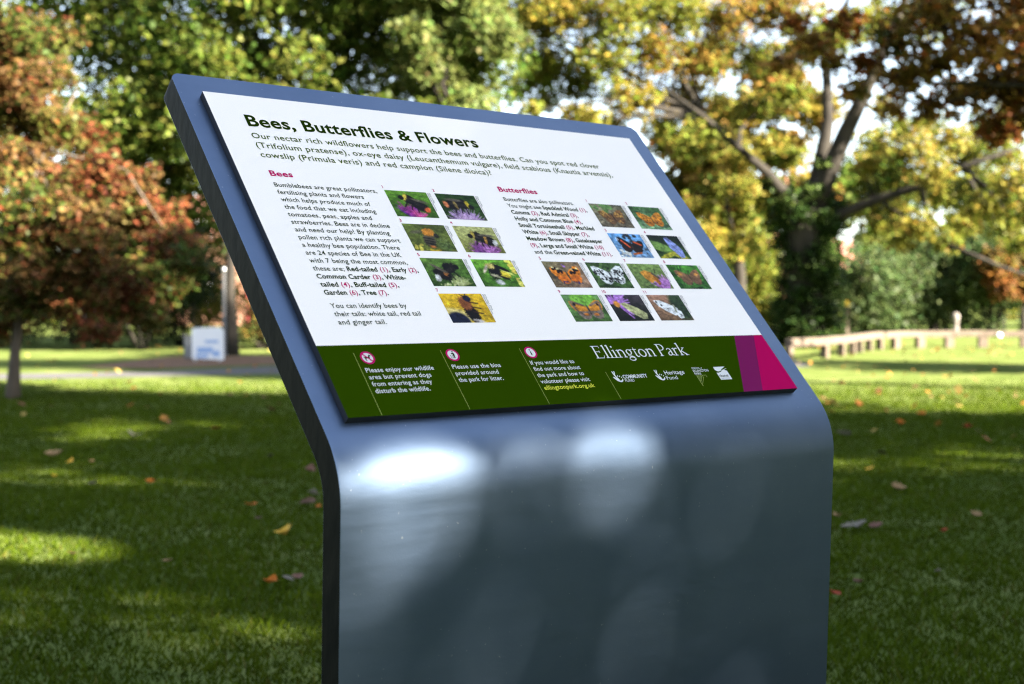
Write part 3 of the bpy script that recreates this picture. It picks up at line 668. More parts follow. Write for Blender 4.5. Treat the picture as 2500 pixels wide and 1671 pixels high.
def leaves(name, C, rad, n, size, cols, parent=None, flat_=.75, jit=.25, gaps=(), up=.5, mat_=None, holes=(), mixc=.45):
    """crown of leaf-sized faces: C (k,3) clump centres, rad (k,), cols (k,3) colour of each clump"""
    C = np.asarray(C, float); rad = np.asarray(rad, float); cols = np.asarray(cols, float)
    w = rad ** 2; w /= w.sum()
    k = rng.choice(len(C), n, p=w)
    d = rng.normal(0, 1, (n, 3)); d /= np.linalg.norm(d, axis=1, keepdims=True)
    r = rng.random(n) ** .45 * rad[k]
    # ragged outline: each clump is drawn out along a few directions
    wob = 1 + .38 * np.sin(d[:, 0] * 5 + k) * np.sin(d[:, 1] * 4 + 2.1 * k) + .2 * np.sin(d[:, 2] * 7 + 3 * k)
    p = C[k] + d * (r * wob)[:, None] * np.array([1, 1, flat_])
    S = np.array(SUN); grng = np.random.default_rng(5)
    keep = p[:, 2] > .05
    rem = np.zeros(n)
    for g, gr, *gp in gaps:
        v = p - np.array(g); t_ = v @ S; dist = np.linalg.norm(v - t_[:, None] * S, axis=1)
        rem = np.maximum(rem, np.where(t_ > 0, (gp[0] * np.clip(1.5 - 1.5 * (dist / gr) ** 2, 0, 1)) if gp else dist < gr, 0))
    keep &= grng.random(n) >= rem
    for g, gr in holes: keep &= np.linalg.norm(p - np.array(g), axis=1) > gr
    p, k = p[keep], k[keep]; n = len(p)
    nrm = rng.normal(0, 1, (n, 3)); nrm[:, 2] = np.abs(nrm[:, 2]) + up; nrm += np.array([.35, -.35, 0]); nrm /= np.linalg.norm(nrm, axis=1, keepdims=True)
    a = np.cross(nrm, rng.normal(0, 1, (n, 3))); a /= np.linalg.norm(a, axis=1, keepdims=True); b = np.cross(nrm, a)
    L = size * (.6 + .8 * rng.random(n))[:, None] / 2
    V = np.stack([p - a * L, p - b * L * .62 + nrm * L * .18, p + a * L, p + b * L * .62 + nrm * L * .18], 1).reshape(-1, 3)
    F = np.arange(4 * n).reshape(n, 4)
    sw = rng.random(n) < mixc; k = np.where(sw, rng.integers(0, len(cols), n), k)
    c = cols[k] * (1 + rng.normal(0, jit, (n, 1))) * (1 + rng.normal(0, .10, (n, 3))); c = np.clip(c, .004, .6)
    me = np_mesh(name, V, F, col=np.repeat(c, 4, 0))
    return link(name, me, parent, [mat_ or M_leaf])

def blobs(n, c, r, rad, pal, wts=None, shell=.35, zmin=-9):
    """n clumps in an ellipsoid"""
    out = []; cl = []
    pal = np.array(pal)
    while len(out) < n:
        d = rng.normal(0, 1, 3); d /= np.linalg.norm(d); q = np.array(c) + d * np.array(r) * (shell + (1 - shell) * rng.random() ** .6)
        if q[2] < zmin: continue
        out.append(q); cl.append(pal[rng.choice(len(pal), p=wts)] * (.8 + .4 * rng.random()))
    rr = rad[0] + (rad[1] - rad[0]) * rng.random(n)
    return np.array(out), rr, np.array(cl)

def limbs(parent, base, top, tips, r0, m, trunk_mid=None, name='limb', nb=6, rl=.35):
    """trunk plus limbs towards some clumps; coordinates in world space, parent at its base"""
    o = Vector(parent.location)
    b = Vector(base); t_ = Vector(top); pts = [b - Vector((0, 0, .1))]
    for i in range(1, 7):
        f = i / 6; q = b.lerp(t_, f)
        if trunk_mid is not None: q += Vector(trunk_mid) * math.sin(f * math.pi)
        pts.append(q + Vector((random.uniform(-1, 1), random.uniform(-1, 1), 0)) * r0 * .25)
    rads = [r0 * 1.35] + [r0 * (1 - .12 * i) for i in range(1, 7)]
    mb = MB(); mb.tube([p - o for p in pts], rads, 12, .06); mb.build('trunk', m, parent)
    for q in tips[:nb]:
        q = Vector(q); s = pts[random.choice((4, 5, 6))]
        mid = s.lerp(q, .5) + Vector((random.uniform(-.3, .3), random.uniform(-.3, .3), .25))
        mb = MB(); mb.tube([s - o, s.lerp(mid, .5) - o, mid - o, mid.lerp(q, .6) - o, q - o], [r0 * rl, r0 * rl * .8, r0 * rl * .6, r0 * rl * .4, r0 * rl * .15], 7, .05); mb.build(name, m, parent)

def crown_child(parent, C, rad, n, size, cols, name='crown', gaps=(), **kw):
    kw['gaps'] = [(np.array(g[0]) - np.array(parent.location), *g[1:]) for g in gaps]
    ob = leaves(name, np.asarray(C) - np.array(parent.location), rad, n, size, cols, parent, **kw); return ob

GREEN = [(.050, .080, .012), (.085, .115, .018), (.12, .14, .026), (.035, .058, .009)]
YGREEN = [(.15, .16, .025), (.10, .13, .02), (.2, .17, .03), (.06, .085, .014)]
GOLD = [(.22, .175, .03), (.18, .165, .03), (.12, .135, .022), (.22, .13, .028), (.08, .095, .015)]
RUST = [(.15, .05, .012), (.10, .065, .012), (.2, .11, .02), (.055, .065, .012), (.08, .04, .012)]
RED = [(.130, .042, .018), (.128, .074, .028), (.085, .082, .019), (.052, .073, .014), (.14, .105, .034)]

# --- shade trees beyond the right edge of the view: they cast the shade in which the sign stands
B0 = Vector(sign.location); XA = Vector((math.cos(PSI), math.sin(PSI), 0)); YA = Vector((-math.sin(PSI), math.cos(PSI), 0))
def sgn(x, y, z): return tuple(B0 + XA * x + YA * y + Vector((0, 0, z)))
GAPS = [((ovx(476, 21.2), 21.2, .35), .65, .5), ((-2.05, 5.2, 0), .28), ((-2.6, 5.4, 0), .3), ((-3.2, 5.5, 0), .35)]  # crowns thinned along these sun rays to shape chosen sun patches
GAPS += [(sgn(x, -.03, .765), .10, p) for x, p in ((-.02, .92), (.04, .91), (.10, .88), (.16, .85), (.22, .82), (.28, .79), (.35, .75), (.42, .68), (.5, .62), (.58, .58))]
GAPS += [(sgn(x, -.03, z), .22, p) for x, z, p in ((.08, .58, .56), (.10, .46, .52), (.52, .56, .6), (.57, .46, .71), (.62, .36, .74), (.66, .25, .74))]
def shade_tree(x, y, zc, rz, rxy, n, label, pal, nl, kind='shade_tree', size=.15):
    t_ = empty(kind, (x, y, 0), label, 'tree', 'trees shading the lawn from the right')
    C, rd, cl = blobs(n, (x, y, zc), (rxy, rxy, rz), (.7, 1.25), pal, shell=.25)
    limbs(t_, (x, y, 0), (x, y, zc), C, .28, M_bark)
    crown_child(t_, C, rd, int(nl * 2.1), size, cl, gaps=GAPS)
shade_tree(12.6, -6.2, 7.8, 4.2, 3.3, 36, 'broad leafy tree out of view right of the sign', GREEN, 24000)
shade_tree(13.4, 2.0, 10.2, 2.6, 2.7, 26, 'tallest leafy tree out of view to the right', YGREEN, 20000)  # unseen tree added to carry the shade further across the left lawn
shade_tree(12.4, -1.2, 7.4, 4.6, 3.3, 36, 'tall leafy tree out of view shading the near lawn', YGREEN, 24000)
shade_tree(10.6, -1.0, 4.6, 2.0, 2.0, 20, 'lower leafy tree out of view between the shading trees', GREEN, 9000)  # unseen tree added to stop sun leaking onto the near right lawn
shade_tree(12.6, 3.6, 5.6, 3.4, 3.0, 30, 'rounded leafy tree out of view at the shade edge', GREEN, 20000)
shade_tree(15.0, 9.4, 11.6, 2.4, 3.2, 46, 'high crowned tree out of view beyond the lit lawn', GREEN, 24000)
shade_tree(12.6, 16.3, 3.5, 1.2, 1.5, 12, 'small low tree out of view right of the fence', GREEN, 6000)
shade_tree(5.5, -9.5, 3.6, 3.4, 3.2, 26, 'dense dark tree standing out of view behind the camera', GREEN, 12000)  # unseen, added so the sign front reflects something dark
shade_tree(-1.5, -12.5, 4.0, 3.8, 3.4, 26, 'dark rounded tree out of view far behind the camera', GREEN, 12000)  # second unseen tree added to darken reflections in the sign

def long_hedge(label, pts, h, nl):
    t_ = empty('backdrop_hedge', (pts[0][0], pts[0][1], 0), label, 'hedge', 'tall hedges round the park')
    C = []
    for (xa, ya), (xb, yb) in zip(pts, pts[1:]):
        n = int(math.hypot(xb - xa, yb - ya) / .9)
        C += [(xa + (xb - xa) * i / n, ya + (yb - ya) * i / n, z) for i in range(n) for z in (h * .2, h * .5, h * .82)]
    C = np.array(C) + rng.normal(0, .2, (len(C), 3)); C[:, 2] = np.maximum(C[:, 2], .5)
    crown_child(t_, C, np.full(len(C), h * .24), nl, .3, np.array([(.035, .05, .012)] * len(C)), name='foliage')
    mb = MB()
    for q in C[1::9]: mb.tube([(q[0] - pts[0][0], q[1] - pts[0][1], -.05), (q[0] - pts[0][0] + .1, q[1] - pts[0][1], h * .7)], [.06, .02], 6)
    mb.build('stem', M_bark, t_)
long_hedge('tall dark hedge out of view along the right park boundary', [(20, 8), (21, 0), (20, -10), (16, -18)], 5.4, 30000)  # unseen hedge added to darken the sign's reflections and shade the lawn there
long_hedge('tall dark hedge out of view behind the camera', [(14, -19), (4, -21), (-8, -20), (-18, -15)], 4.6, 26000)  # unseen hedge added to keep bright sky out of the sign's reflections

# --- red-leaved small tree on the left
x0, y0 = -5.17, 13.2
red = empty('red_tree', (x0, y0, 0), 'small autumn tree with red and orange leaves at the left edge', 'tree')
Cc = []; cc = []; rr = []
def add(px, py, y, r, pal, wts=None):
    Cc.append(P3(px, py, y)); rr.append(r); pal = np.array(pal); cc.append(pal[rng.choice(len(pal), p=wts)] * (.85 + .3 * rng.random()))
for px, py, r in [(-60, 120, .5), (20, 90, .42), (90, 90, .3), (150, 90, .2), (30, 190, .42), (120, 180, .26), (-40, 240, .5), (60, 280, .4), (130, 300, .3), (190, 310, .26), (40, 380, .42), (-60, 400, .5), (130, 420, .38), (230, 400, .3), (300, 420, .3), (60, 500, .42), (170, 520, .4), (280, 500, .36), (370, 500, .3), (-40, 560, .5), (90, 600, .4), (200, 620, .4), (310, 600, .4), (400, 560, .28), (430, 600, .24), (60, 680, .36), (170, 690, .36), (280, 680, .34), (370, 650, .3), (230, 760, .2), (340, 730, .2), (-80, 690, .5), (0, 740, .3)]:
    add(px, py, y0 + random.uniform(-.8, 1.3), r * 1.05, RED, [.22, .28, .18, .14, .18] if py < 560 else [.26, .12, .22, .33, .07])  # upper clumps lean to lighter leaves, putting the sunlit top into colour
crown_child(red, Cc, rr, 52000, .072, cc, jit=.3)
limbs(red, (x0, y0, 0), (x0 + .2, y0, 2.6), Cc[3:30:4], .062, M_bark_pale, nb=7, rl=.3)

# --- big green oak behind the sign, pale green tree, dark shrubs
x0, y0 = -4.9, 27.5
oak = empty('oak_tree', (x0, y0, 0), 'massive dark green oak filling the upper left behind the red tree', 'tree')
C1, r1, k1 = blobs(104, (x0 - .2, y0, 6.4), (5.8, 3.2, 5.2), (.75, 1.2), GREEN, [.28, .3, .3, .12], shell=.5, zmin=2.4)
C1b, r1b, k1b = blobs(34, (x0, y0 - 1.2, 4.4), (5.2, 2.2, 2.6), (.6, .95), GREEN, [.28, .3, .3, .12], shell=.5, zmin=2.2)
for px, py in ((720, 120), (800, 180), (860, 120), (640, 200), (560, 120), (480, 60), (760, 60), (900, 220), (820, 20), (680, 30), (360, 330), (300, 420), (420, 430)):
    C1b = np.vstack([C1b, P3(px, py, y0 - random.uniform(.5, 2))]); r1b = np.append(r1b, .85); k1b = np.vstack([k1b, GREEN[random.randrange(3)]])
C1, r1, k1 = np.vstack([C1, C1b]), np.concatenate([r1, r1b]), np.vstack([k1, k1b])
crown_child(oak, C1, r1, 110000, .155, k1)
limbs(oak, (x0, y0, 0), (x0 + .1, y0, 5.0), C1[::7], .5, M_bark, nb=10)
x0, y0 = -1.25, 25.0
pale = empty('pale_tree', (x0, y0, 0), 'pale grey green feathery tree directly above the sign top', 'tree')
C1, r1, k1 = blobs(26, (x0 + .1, y0, 6.2), (.95, 1.0, 2.9), (.45, .75), [(.12, .15, .045), (.09, .12, .03), (.15, .17, .05)], shell=.4, zmin=3.6)
crown_child(pale, C1, r1, 22000, .13, k1)
limbs(pale, (x0, y0, 0), (x0, y0, 5.6), C1[::4], .16, M_bark, nb=6)
def shrub(name, label, x, y, rx, rz, n, nl, pal, size=.11, group=None, cat='shrub', ry=None):
    t_ = empty(name, (x, y, 0), label, cat, group)
    C, rd, cl = blobs(n, (x, y, rz * .55), (rx, ry or rx * .7, rz * .55), (rz * .28, rz * .42), pal, shell=.3, zmin=.1)
    crown_child(t_, C, rd, nl, size, cl, name='foliage')
    mb = MB()
    for i in range(5):
        q = Vector(C[i]) - Vector((x, y, 0)); mb.tube([(q.x * .1, q.y * .1, -.05), (q.x * .5, q.y * .5, q.z * .6), tuple(q)], [.04, .03, .01], 6)
    mb.build('stem', M_bark, t_)
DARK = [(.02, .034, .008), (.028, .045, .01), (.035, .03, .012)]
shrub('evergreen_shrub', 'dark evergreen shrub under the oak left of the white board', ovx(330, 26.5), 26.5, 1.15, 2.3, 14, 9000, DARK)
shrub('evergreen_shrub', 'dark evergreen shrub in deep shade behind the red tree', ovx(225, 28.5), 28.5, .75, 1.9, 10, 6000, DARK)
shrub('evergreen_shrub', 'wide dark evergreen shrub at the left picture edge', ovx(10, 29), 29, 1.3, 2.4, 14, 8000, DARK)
shrub('evergreen_shrub', 'dark evergreen shrub closing the gap left of the metal pole', ovx(415, 29), 29, .7, 2.2, 10, 6000, DARK)  # extra shrub added to darken the shaded gap beneath the trees
shrub('lime_hedge', 'sunlit lime green hedge beneath the red tree branches', ovx(150, 44), 44, 1.5, 1.1, 12, 5000, [(.16, .20, .03), (.13, .17, .03)], .12, cat='hedge')
shrub('yellow_shrub', 'yellow green young tree above the white notice board', ovx(462, 33), 33, .85, 2.6, 14, 6000, [(.15, .14, .022), (.19, .14, .02), (.1, .11, .02)], .11, cat='small tree')
shrub('orange_shrub', 'low rounded orange brown shrub beside the sign left edge', ovx(603, 27), 27, .42, .95, 8, 3500, [(.16, .085, .02), (.1, .07, .02), (.05, .06, .015)], .08)
# tree with the sunlit edge and bare metal pole by the board
x0, y0 = ovx(527, 24), 24.0
tt = empty('slim_tree', (x0, y0, 0), 'slim dark trunked tree standing behind the white notice board', 'tree')
C1, r1, k1 = blobs(16, (x0 + .35, y0 + .3, 4.0), (1.3, 1.0, 1.2), (.4, .65), GREEN, shell=.3)
crown_child(tt, C1, r1, 8000, .11, k1)
limbs(tt, (x0, y0, 0), (x0 + .05, y0, 3.2), C1, .13, M_bark, nb=4)
lp = empty('metal_pole', (ovx(514, 23.2), 23.2, 0), 'thin bare metal pole standing just behind the white notice board', 'pole')
mb = MB(); mb.lathe([(.05, 0), (.05, .05), (.03, .06), (.03, 1.55)]); mb.build('pole_shaft', mat('dull_steel', (.09, .09, .09), .5, .6), lp)
mb = MB(); mb.lathe([(.036, 1.55), (.036, 1.6), (.015, 1.63)]); mb.build('pole_cap', M_steel, lp)
# white notice board
nbx, nby = ovx(476, 21.2), 21.2
nb_ = empty('notice_board', (nbx, nby, 0), 'small white notice board standing on the grass by the path', 'notice board', rz=R(22))
mb = MB(); mb.prism([(-.26, .06), (.26, .03), (.26, .53), (.20, .58), (-.22, .57), (-.26, .54)], -.012, .012); mb.build('board_panel', mat('board_white', (.55, .57, .6), .6), nb_)
M_blue = mat('pale_blue_print', (.2, .3, .5), .5)
mb = MB()
for i, (a, b, w, h) in enumerate([(-.05, .20, .26, .10), (.06, .34, .22, .05), (-.1, .1, .2, .06), (.13, .14, .12, .1)]): mb.box((a, -.0145, b), (w, .004, h))
mb.build('printed_panel', M_blue, nb_)
for s_ in (-.2, .2):
    mb = MB(); mb.box((s_, .045, .27), (.045, .045, .54)); mb.build('post', M_steel, nb_)
gb = empty('utility_cabinet', (ovx(441, 22.5), 22.5, 0), 'small dark grey cabinet left of the white notice board', 'cabinet')
mb = MB(); mb.box((0, 0, .2), (.26, .2, .4)); mb.build('cabinet_body', mat('cabinet_grey', (.09, .095, .1), .6), gb, .01)
mb = MB(); mb.box((0, -.103, .2), (.21, .006, .33)); mb.build('cabinet_door', mat('cabinet_door_grey', (.12, .125, .13), .6), gb)
mb = MB(); mb.box((0, 0, .41), (.3, .24, .02)); mb.build('cabinet_lid', mat('cabinet_lid_grey', (.1, .1, .11), .6), gb)

# --- ivy-clad tree on the right
YT = 28.0
x0 = ovx(1850, YT)
ivy = empty('ivy_clad_tree', (x0, YT, 0), 'large spreading yellow green tree with an ivy covered trunk at right', 'tree')
o_ = Vector(ivy.location)
def px_tube(name, pts, rads, m, y=YT, n=10, parent=ivy, dy=0):
    mb = MB(); k = len(pts); ps = []
    for i, (a, b) in enumerate(pts):
        yy = y + dy * i / max(1, k - 1); ps.append(Vector(P3(a, b, yy)) - Vector(parent.location))
    mb.tube(ps, rads, n, .05); return mb.build(name, m, parent)
px_tube('trunk', [(1850, 812), (1849, 760), (1846, 680), (1843, 600), (1842, 540), (1846, 480)], [.52, .43, .40, .40, .43, .40], M_bark, n=14)
px_tube('limb', [(1838, 520), (1800, 450), (1752, 395), (1690, 340), (1610, 270), (1500, 190)], [.2, .15, .11, .08, .05, .02], M_bark, dy=-1.5)
px_tube('limb', [(1840, 500), (1868, 420), (1884, 340), (1893, 280), (1890, 190), (1880, 60)], [.27, .19, .16, .13, .1, .06], M_bark, dy=.5)
px_tube('limb', [(1856, 500), (1895, 400), (1932, 310), (1968, 235), (2010, 140), (2070, 0)], [.27, .2, .17, .15, .11, .07], M_bark, dy=-1)
px_tube('limb', [(1862, 530), (1930, 490), (2010, 458), (2110, 428), (2200, 385), (2330, 340)], [.15, .12, .10, .08, .06, .03], M_bark, dy=-2)
px_tube('limb', [(1780, 430), (1720, 440), (1660, 455), (1590, 450)], [.13, .1, .07, .03], M_bark, dy=-1)
px_tube('limb', [(2170, 560), (2240, 590), (2290, 612), (2350, 630)], [.045, .045, .04, .02], M_bark, y=26, dy=-.5)
Cc, rr, cc = [], [], []
for px, py, r in [(1190, 60, .9), (1300, 30, 1.0), (1420, 40, 1.0), (1540, 30, 1.0), (1660, 50, .9), (1780, 20, .9), (1250, 150, .55), (1380, 140, .8), (1500, 130, .8), (1610, 150, .7), (1730, 140, .6), (1230, 180, .5), (1320, 200, .6), (1450, 230, .7), (1560, 230, .75), (1660, 250, .6), (1350, 280, .4), (1590, 330, .6), (1520, 290, .5), (1690, 370, .5), (1740, 250, .5), (1810, 220, .45), (1640, 430, .5), (1580, 480, .5), (1700, 440, .45), (1620, 540, .45), (1690, 560, .4), (1760, 330, .4), (1830, 120, .6),
                  (2000, 330, .5), (2090, 350, .6), (2180, 330, .6), (2260, 300, .6), (2340, 260, .7), (2050, 420, .5), (2150, 450, .55), (2240, 420, .6), (2330, 420, .6), (2100, 520, .45), (2200, 520, .5), (2300, 520, .5), (2020, 520, .35), (1960, 480, .3), (2060, 560, .3), (1980, 420, .35), (1985, 380, .4), (2060, 300, .45), (2140, 400, .5), (2220, 360, .5), (2300, 360, .5), (2350, 480, .6), (2250, 480, .5), (2170, 560, .35), (2050, 480, .4), (2340, 560, .45), (2020, 250, .35), (2120, 290, .45), (1900, 90, .7), (2000, 60, .8), (2120, 40, .8), (1180, 215, .36), (1250, 235, .4), (1320, 265, .4), (1400, 285, .36), (1215, 255, .28), (1240, -80, 1.2), (1480, -90, 1.3), (1750, -100, 1.3), (2000, -120, 1.3), (2250, -100, 1.3), (1120, 20, .5), (1150, 120, .35)]:
    g = px < 1820
    add(px, py, YT + random.uniform(-2.2, 1.8), r * .95, GOLD if g else YGREEN, [.3, .25, .2, .1, .15] if g else [.35, .25, .25, .15])
crown_child(ivy, Cc, rr, 84000, .118, cc, jit=.3)
LP = [P3(a, b, YT) for a, b in ((1690, 340), (1610, 270), (1752, 395), (1893, 280), (1890, 190), (1880, 100), (1968, 235), (2010, 140), (2010, 458), (2110, 428), (2200, 385), (1720, 440), (1660, 455))]
for q in Cc[::2]:
    s_ = min(LP, key=lambda a: (Vector(a) - Vector(q)).length); s_ = Vector(s_); q = Vector(q); m_ = s_.lerp(q, .5) + Vector((random.uniform(-.25, .25), 0, random.uniform(-.1, .3)))
    mb = MB(); mb.tube([s_ - o_, s_.lerp(m_, .6) - o_, m_ - o_, q - o_], [.06, .05, .035, .012], 6); mb.build('branch', M_bark, ivy)
C1, r1, k1 = [], [], []
for i in range(60):
    f = random.random(); py = 800 - f * 380; a = random.uniform(0, 6.28)
    C1.append((x0 + ovx(1846, YT) - ovx(1850, YT) + .45 * math.cos(a), YT + .45 * math.sin(a), max(.2, ovz(py, YT)))); r1.append(random.uniform(.26, .44)); k1.append((.018, .034, .008) if random.random() < .7 else (.03, .055, .013))
for px, py, r in [(1900, 600, .3), (1905, 660, .36), (1900, 720, .36), (1905, 770, .3), (1880, 560, .3), (1760, 420, .3), (1800, 460, .3), (1860, 440, .25), (1880, 380, .2)]:
    C1.append(P3(px, py, YT - .3)); r1.append(r); k1.append((.07, .105, .025))  # paler clumps put the sunlit right side of the ivy into leaf colour
crown_child(ivy, C1, r1, 24000, .10, k1, name='ivy')

# --- rust-coloured tree reaching in from the top right, nearer
x0, y0 = 9.6, 18.5
rust = empty('copper_beech_tree', (x0, y0, 0), 'rust brown autumn tree reaching in from the top right corner', 'tree')
Cc, rr, cc = [], [], []
for px, py, r in [(1780, 150, .22), (1860, 110, .3), (1930, 60, .34), (1900, 150, .25), (1980, 150, .32), (2050, 90, .4), (2060, 190, .36), (2130, 150, .42), (2140, 40, .5), (2200, 220, .42), (2230, 100, .5), (2280, 190, .5), (2330, 60, .55), (2340, 250, .5), (2120, 250, .3), (2040, 250, .25), (2280, 300, .35), (2400, 150, .7), (2450, 280, .6), (2500, 50, .9), (2360, -60, .9), (2200, -80, .8), (2040, -60, .6), (2550, 200, .9), (1820, 60, .2), (1960, 210, .22)]:
    add(px, py, y0 + random.uniform(-1.4, 1.4), r, RUST, [.3, .25, .15, .2, .1])
crown_child(rust, Cc, rr, 19000, .13, cc, jit=.35)
limbs(rust, (x0, y0, 0), (x0 - .3, y0, 5.2), Cc[6:20:2], .24, M_bark, nb=7, rl=.3)

# --- further trees
def tree(name, label, px, y, zc, rx, rz, n, nl, pal, size=.2, tr=.18, m=M_bark, zmin=.6, rad=(.6, 1.0), group=None):
    x = ovx(px, y); t_ = empty(name, (x, y, 0), label, 'tree', group)
    C, rd, cl = blobs(n, (x, y, zc), (rx, rx * .8, rz), rad, pal, shell=.35, zmin=zmin)
    limbs(t_, (x, y, 0), (x, y, zc), C, tr, m, nb=5)
    crown_child(t_, C, rd, int(nl * 1.8), size * 1.2, cl)
tree('golden_tree', 'golden leaved tree with a dark trunk between sign and ivy tree', 1690, 35, 5.0, 2.3, 3.0, 22, 9000, GOLD, tr=.22, zmin=2.6)
tree('leaning_tree', 'reddish trunk leaning beside the ivy tree base', 1800, 29.5, 3.6, .9, 1.0, 7, 2500, YGREEN, .12, .15, M_bark_red, 2.2, (.35, .5))
tree('hedgerow_tree', 'bushy mid green tree right of the ivy trunk', 1985, 41, 3.0, 2.0, 2.8, 20, 9000, GREEN, zmin=.4)
tree('hedgerow_tree', 'broad green tree above the middle of the timber rail', 2140, 44, 3.0, 2.4, 2.8, 22, 9000, [(.05, .085, .018), (.075, .11, .03), (.04, .065, .016)], zmin=.4)
tree('hedgerow_tree', 'blue green tree behind the right end of the timber rail', 2290, 46, 2.8, 2.3, 2.7, 20, 8000, [(.05, .08, .022), (.07, .1, .03)], zmin=.4)
tree('orange_tree', 'small orange tree at the far right edge', 2345, 38, 1.9, 1.0, 1.0, 10, 4000, [(.24, .09, .02), (.18, .08, .025), (.1, .08, .02)], .12, .1, zmin=.8, rad=(.35, .55))
tree('roadside_tree', 'light green bushy tree low between sign and ivy trunk', 1745, 40, 1.8, 1.35, 1.9, 12, 5000, YGREEN, .13, zmin=.3)
tree('roadside_tree', 'dark green tree far behind the sign right edge', 1620, 52, 3.2, 2.6, 3.0, 16, 6000, GREEN, zmin=.4)
tree('distant_tree', 'distant green tree far left behind the oak', 60, 60, 4, 4, 4, 16, 5000, GREEN, .24, zmin=.4, rad=(1, 1.6))
tree('distant_tree', 'distant green tree hidden behind the middle of the sign', 1000, 64, 4, 4.5, 4, 16, 5000, GREEN, .24, zmin=.4, rad=(1, 1.6))
tree('distant_tree', 'distant pale green tree seen past the far right hedgerow', 2390, 70, 3.4, 4, 3.2, 16, 5000, YGREEN, .24, zmin=.4, rad=(1, 1.6))
tree('distant_tree', 'distant yellowish tree behind the left houses', 690, 70, 3.6, 3.4, 3.4, 14, 4500, YGREEN, .24, zmin=.4, rad=(1, 1.6))

for i, (px, y_, lab) in enumerate([(1965, 38, 'dense green hedge bush just right of the ivy trunk'), (2050, 39, 'rounded hedge bush left of the stone bollard'), (2165, 40, 'dark hedge bush behind the stone bollard'), (2270, 39, 'green hedge bush behind the reflector on the rail'), (2370, 41, 'hedge bush at the far right edge under the orange tree'), (1768, 41, 'light hedge bush left of the ivy trunk foot')]):
    shrub('hedge_bush', lab, ovx(px, y_), y_, 1.0, 2.6, 12, 6000, [(.058, .088, .03), (.085, .115, .042), (.045, .066, .022)], .15, 'hedge bushes behind the timber rail', 'hedge')
for px, y_, rx_, rz_, pal_, lab in [(820, 58, 4.2, 4.2, GREEN, 'distant dark tree behind the left part of the sign'), (1190, 52, 3.6, 3.4, YGREEN, 'distant yellow green tree behind the panel centre'), (1340, 60, 4.2, 3.8, GREEN, 'distant round tree behind the panel right of centre'), (1480, 54, 3.4, 3.0, GREEN, 'distant low tree behind the right third of the panel'),
                                (-260, 46, 4.5, 4.5, GREEN, 'distant tree beyond the left picture edge'), (-640, 48, 4.5, 4.5, YGREEN, 'distant pale tree further beyond the left picture edge'), (2720, 50, 4.5, 4.2, GREEN, 'distant tree beyond the right picture edge')]:
    tree('distant_tree', lab, px, y_, rz_ + .2, rx_, rz_, 18, 6000, pal_, .24, zmin=.4, rad=(1, 1.6))
long_hedge('long far hedge closing the park behind all the houses', [(-70, 112), (0, 116), (70, 112)], 4.6, 30000)
# --- houses
def house(px, y, w, h, roof, label, wall, d=7.0, rz=0.0):
    b = empty('house', (ovx(px, y), y, 0), label, 'house', rz=rz)
    mb = MB(); mb.box((0, 0, h / 2), (w, d, h)); mb.build('wall', wall, b)
    mb = MB(); mb.prism([(-d / 2 - .3, h + .01), (d / 2 + .3, h + .01), (0, h + roof)], -w / 2 - .2, w / 2 + .2, axis='x'); ro = mb.build('roof', M_tile, b)
    mb = MB(); mb.box((w * .3, 0, h + roof + .2), (.8, .6, 1.4)); mb.build('chimney', M_brick, ro)
    k = max(2, int(w / 2.6))
    for r_ in range(2 if h > 3.5 else 1):
        for i in range(k):
            xx = -w / 2 + w * (i + .5) / k; zz = 1.5 + r_ * 2.4
            mb = MB(); mb.box((xx, -d / 2 - .02, zz), (1.15, .06, 1.15)); fr = mb.build('window', M_white, b)
            mb = MB(); mb.box((xx, -d / 2 - .055, zz), (.95, .02, .95)); mb.build('pane', M_glass, fr)
    mb = MB(); mb.box((w * .12, -d / 2 - .03, 1.0), (.95, .08, 2.0)); dr = mb.build('door', mat('door_paint', (.2, .03, .03), .5), b)
    mb = MB(); mb.box((w * .12 + .36, -d / 2 - .085, 1.0), (.05, .04, .14)); mb.build('handle', M_steel, dr)
house(585, 58, 7, 3.6, 2.2, 'pink brick house glimpsed between slim tree and sign edge', M_brick)
house(1765, 95, 9, 3.6, 2.6, 'rendered house with red roof left of the ivy trunk', M_render)
house(1935, 100, 8, 3.4, 2.4, 'brick house with red roof right of the ivy trunk', M_brick)

# --- timber knee rail
FP = [(4.75, 21.9), (5.56, 22.7), (6.06, 23.5), (6.5, 24.4), (6.86, 25.2), (7.3, 26.1), (7.72, 26.8), (8.2, 27.3), (8.85, 27.7), (9.55, 27.9), (10.3, 27.95), (11.2, 27.9), (12.2, 27.7)]
rail = empty('timber_rail_fence', (FP[0][0], FP[0][1], 0), 'low curved weathered timber rail fence across the right lawn', 'fence')
fo = Vector(rail.location)
for i, (x, y) in enumerate(FP):
    a = Vector(FP[max(i - 1, 0)]); c = Vector(FP[min(i + 1, len(FP) - 1)]); an = math.atan2((c - a).y, (c - a).x)
    mb = MB(); mb.box((x - fo.x, y - fo.y, .11), (.12 if i < 7 else .2, .13, .26), an); mb.build('post', M_timber, rail, .008)
    if i + 1 < len(FP):
        n = Vector(FP[i + 1]); d = n - Vector((x, y)); mid = (Vector((x, y)) + n) / 2; an = math.atan2(d.y, d.x)
        mb = MB(); mb.box((mid.x - fo.x, mid.y - fo.y, .30 + .006 * (i % 2)), (d.length + .02, .14, .135), an); mb.build('rail', M_timber, rail, .012)
mb = MB(); mb.lathe([(.001, 0), (.055, 0), (.055, .012), (.001, .014)], n=20)
rf = mb.build('reflector_disc', M_white, rail); rf.rotation_euler = (R(90), 0, 0); rf.location = (10.62 - fo.x, 27.83 - fo.y, .27)
bo = empty('stone_bollard', (ovx(2189, 36), 36, 0), 'pale stone bollard standing behind the timber rail', 'bollard')
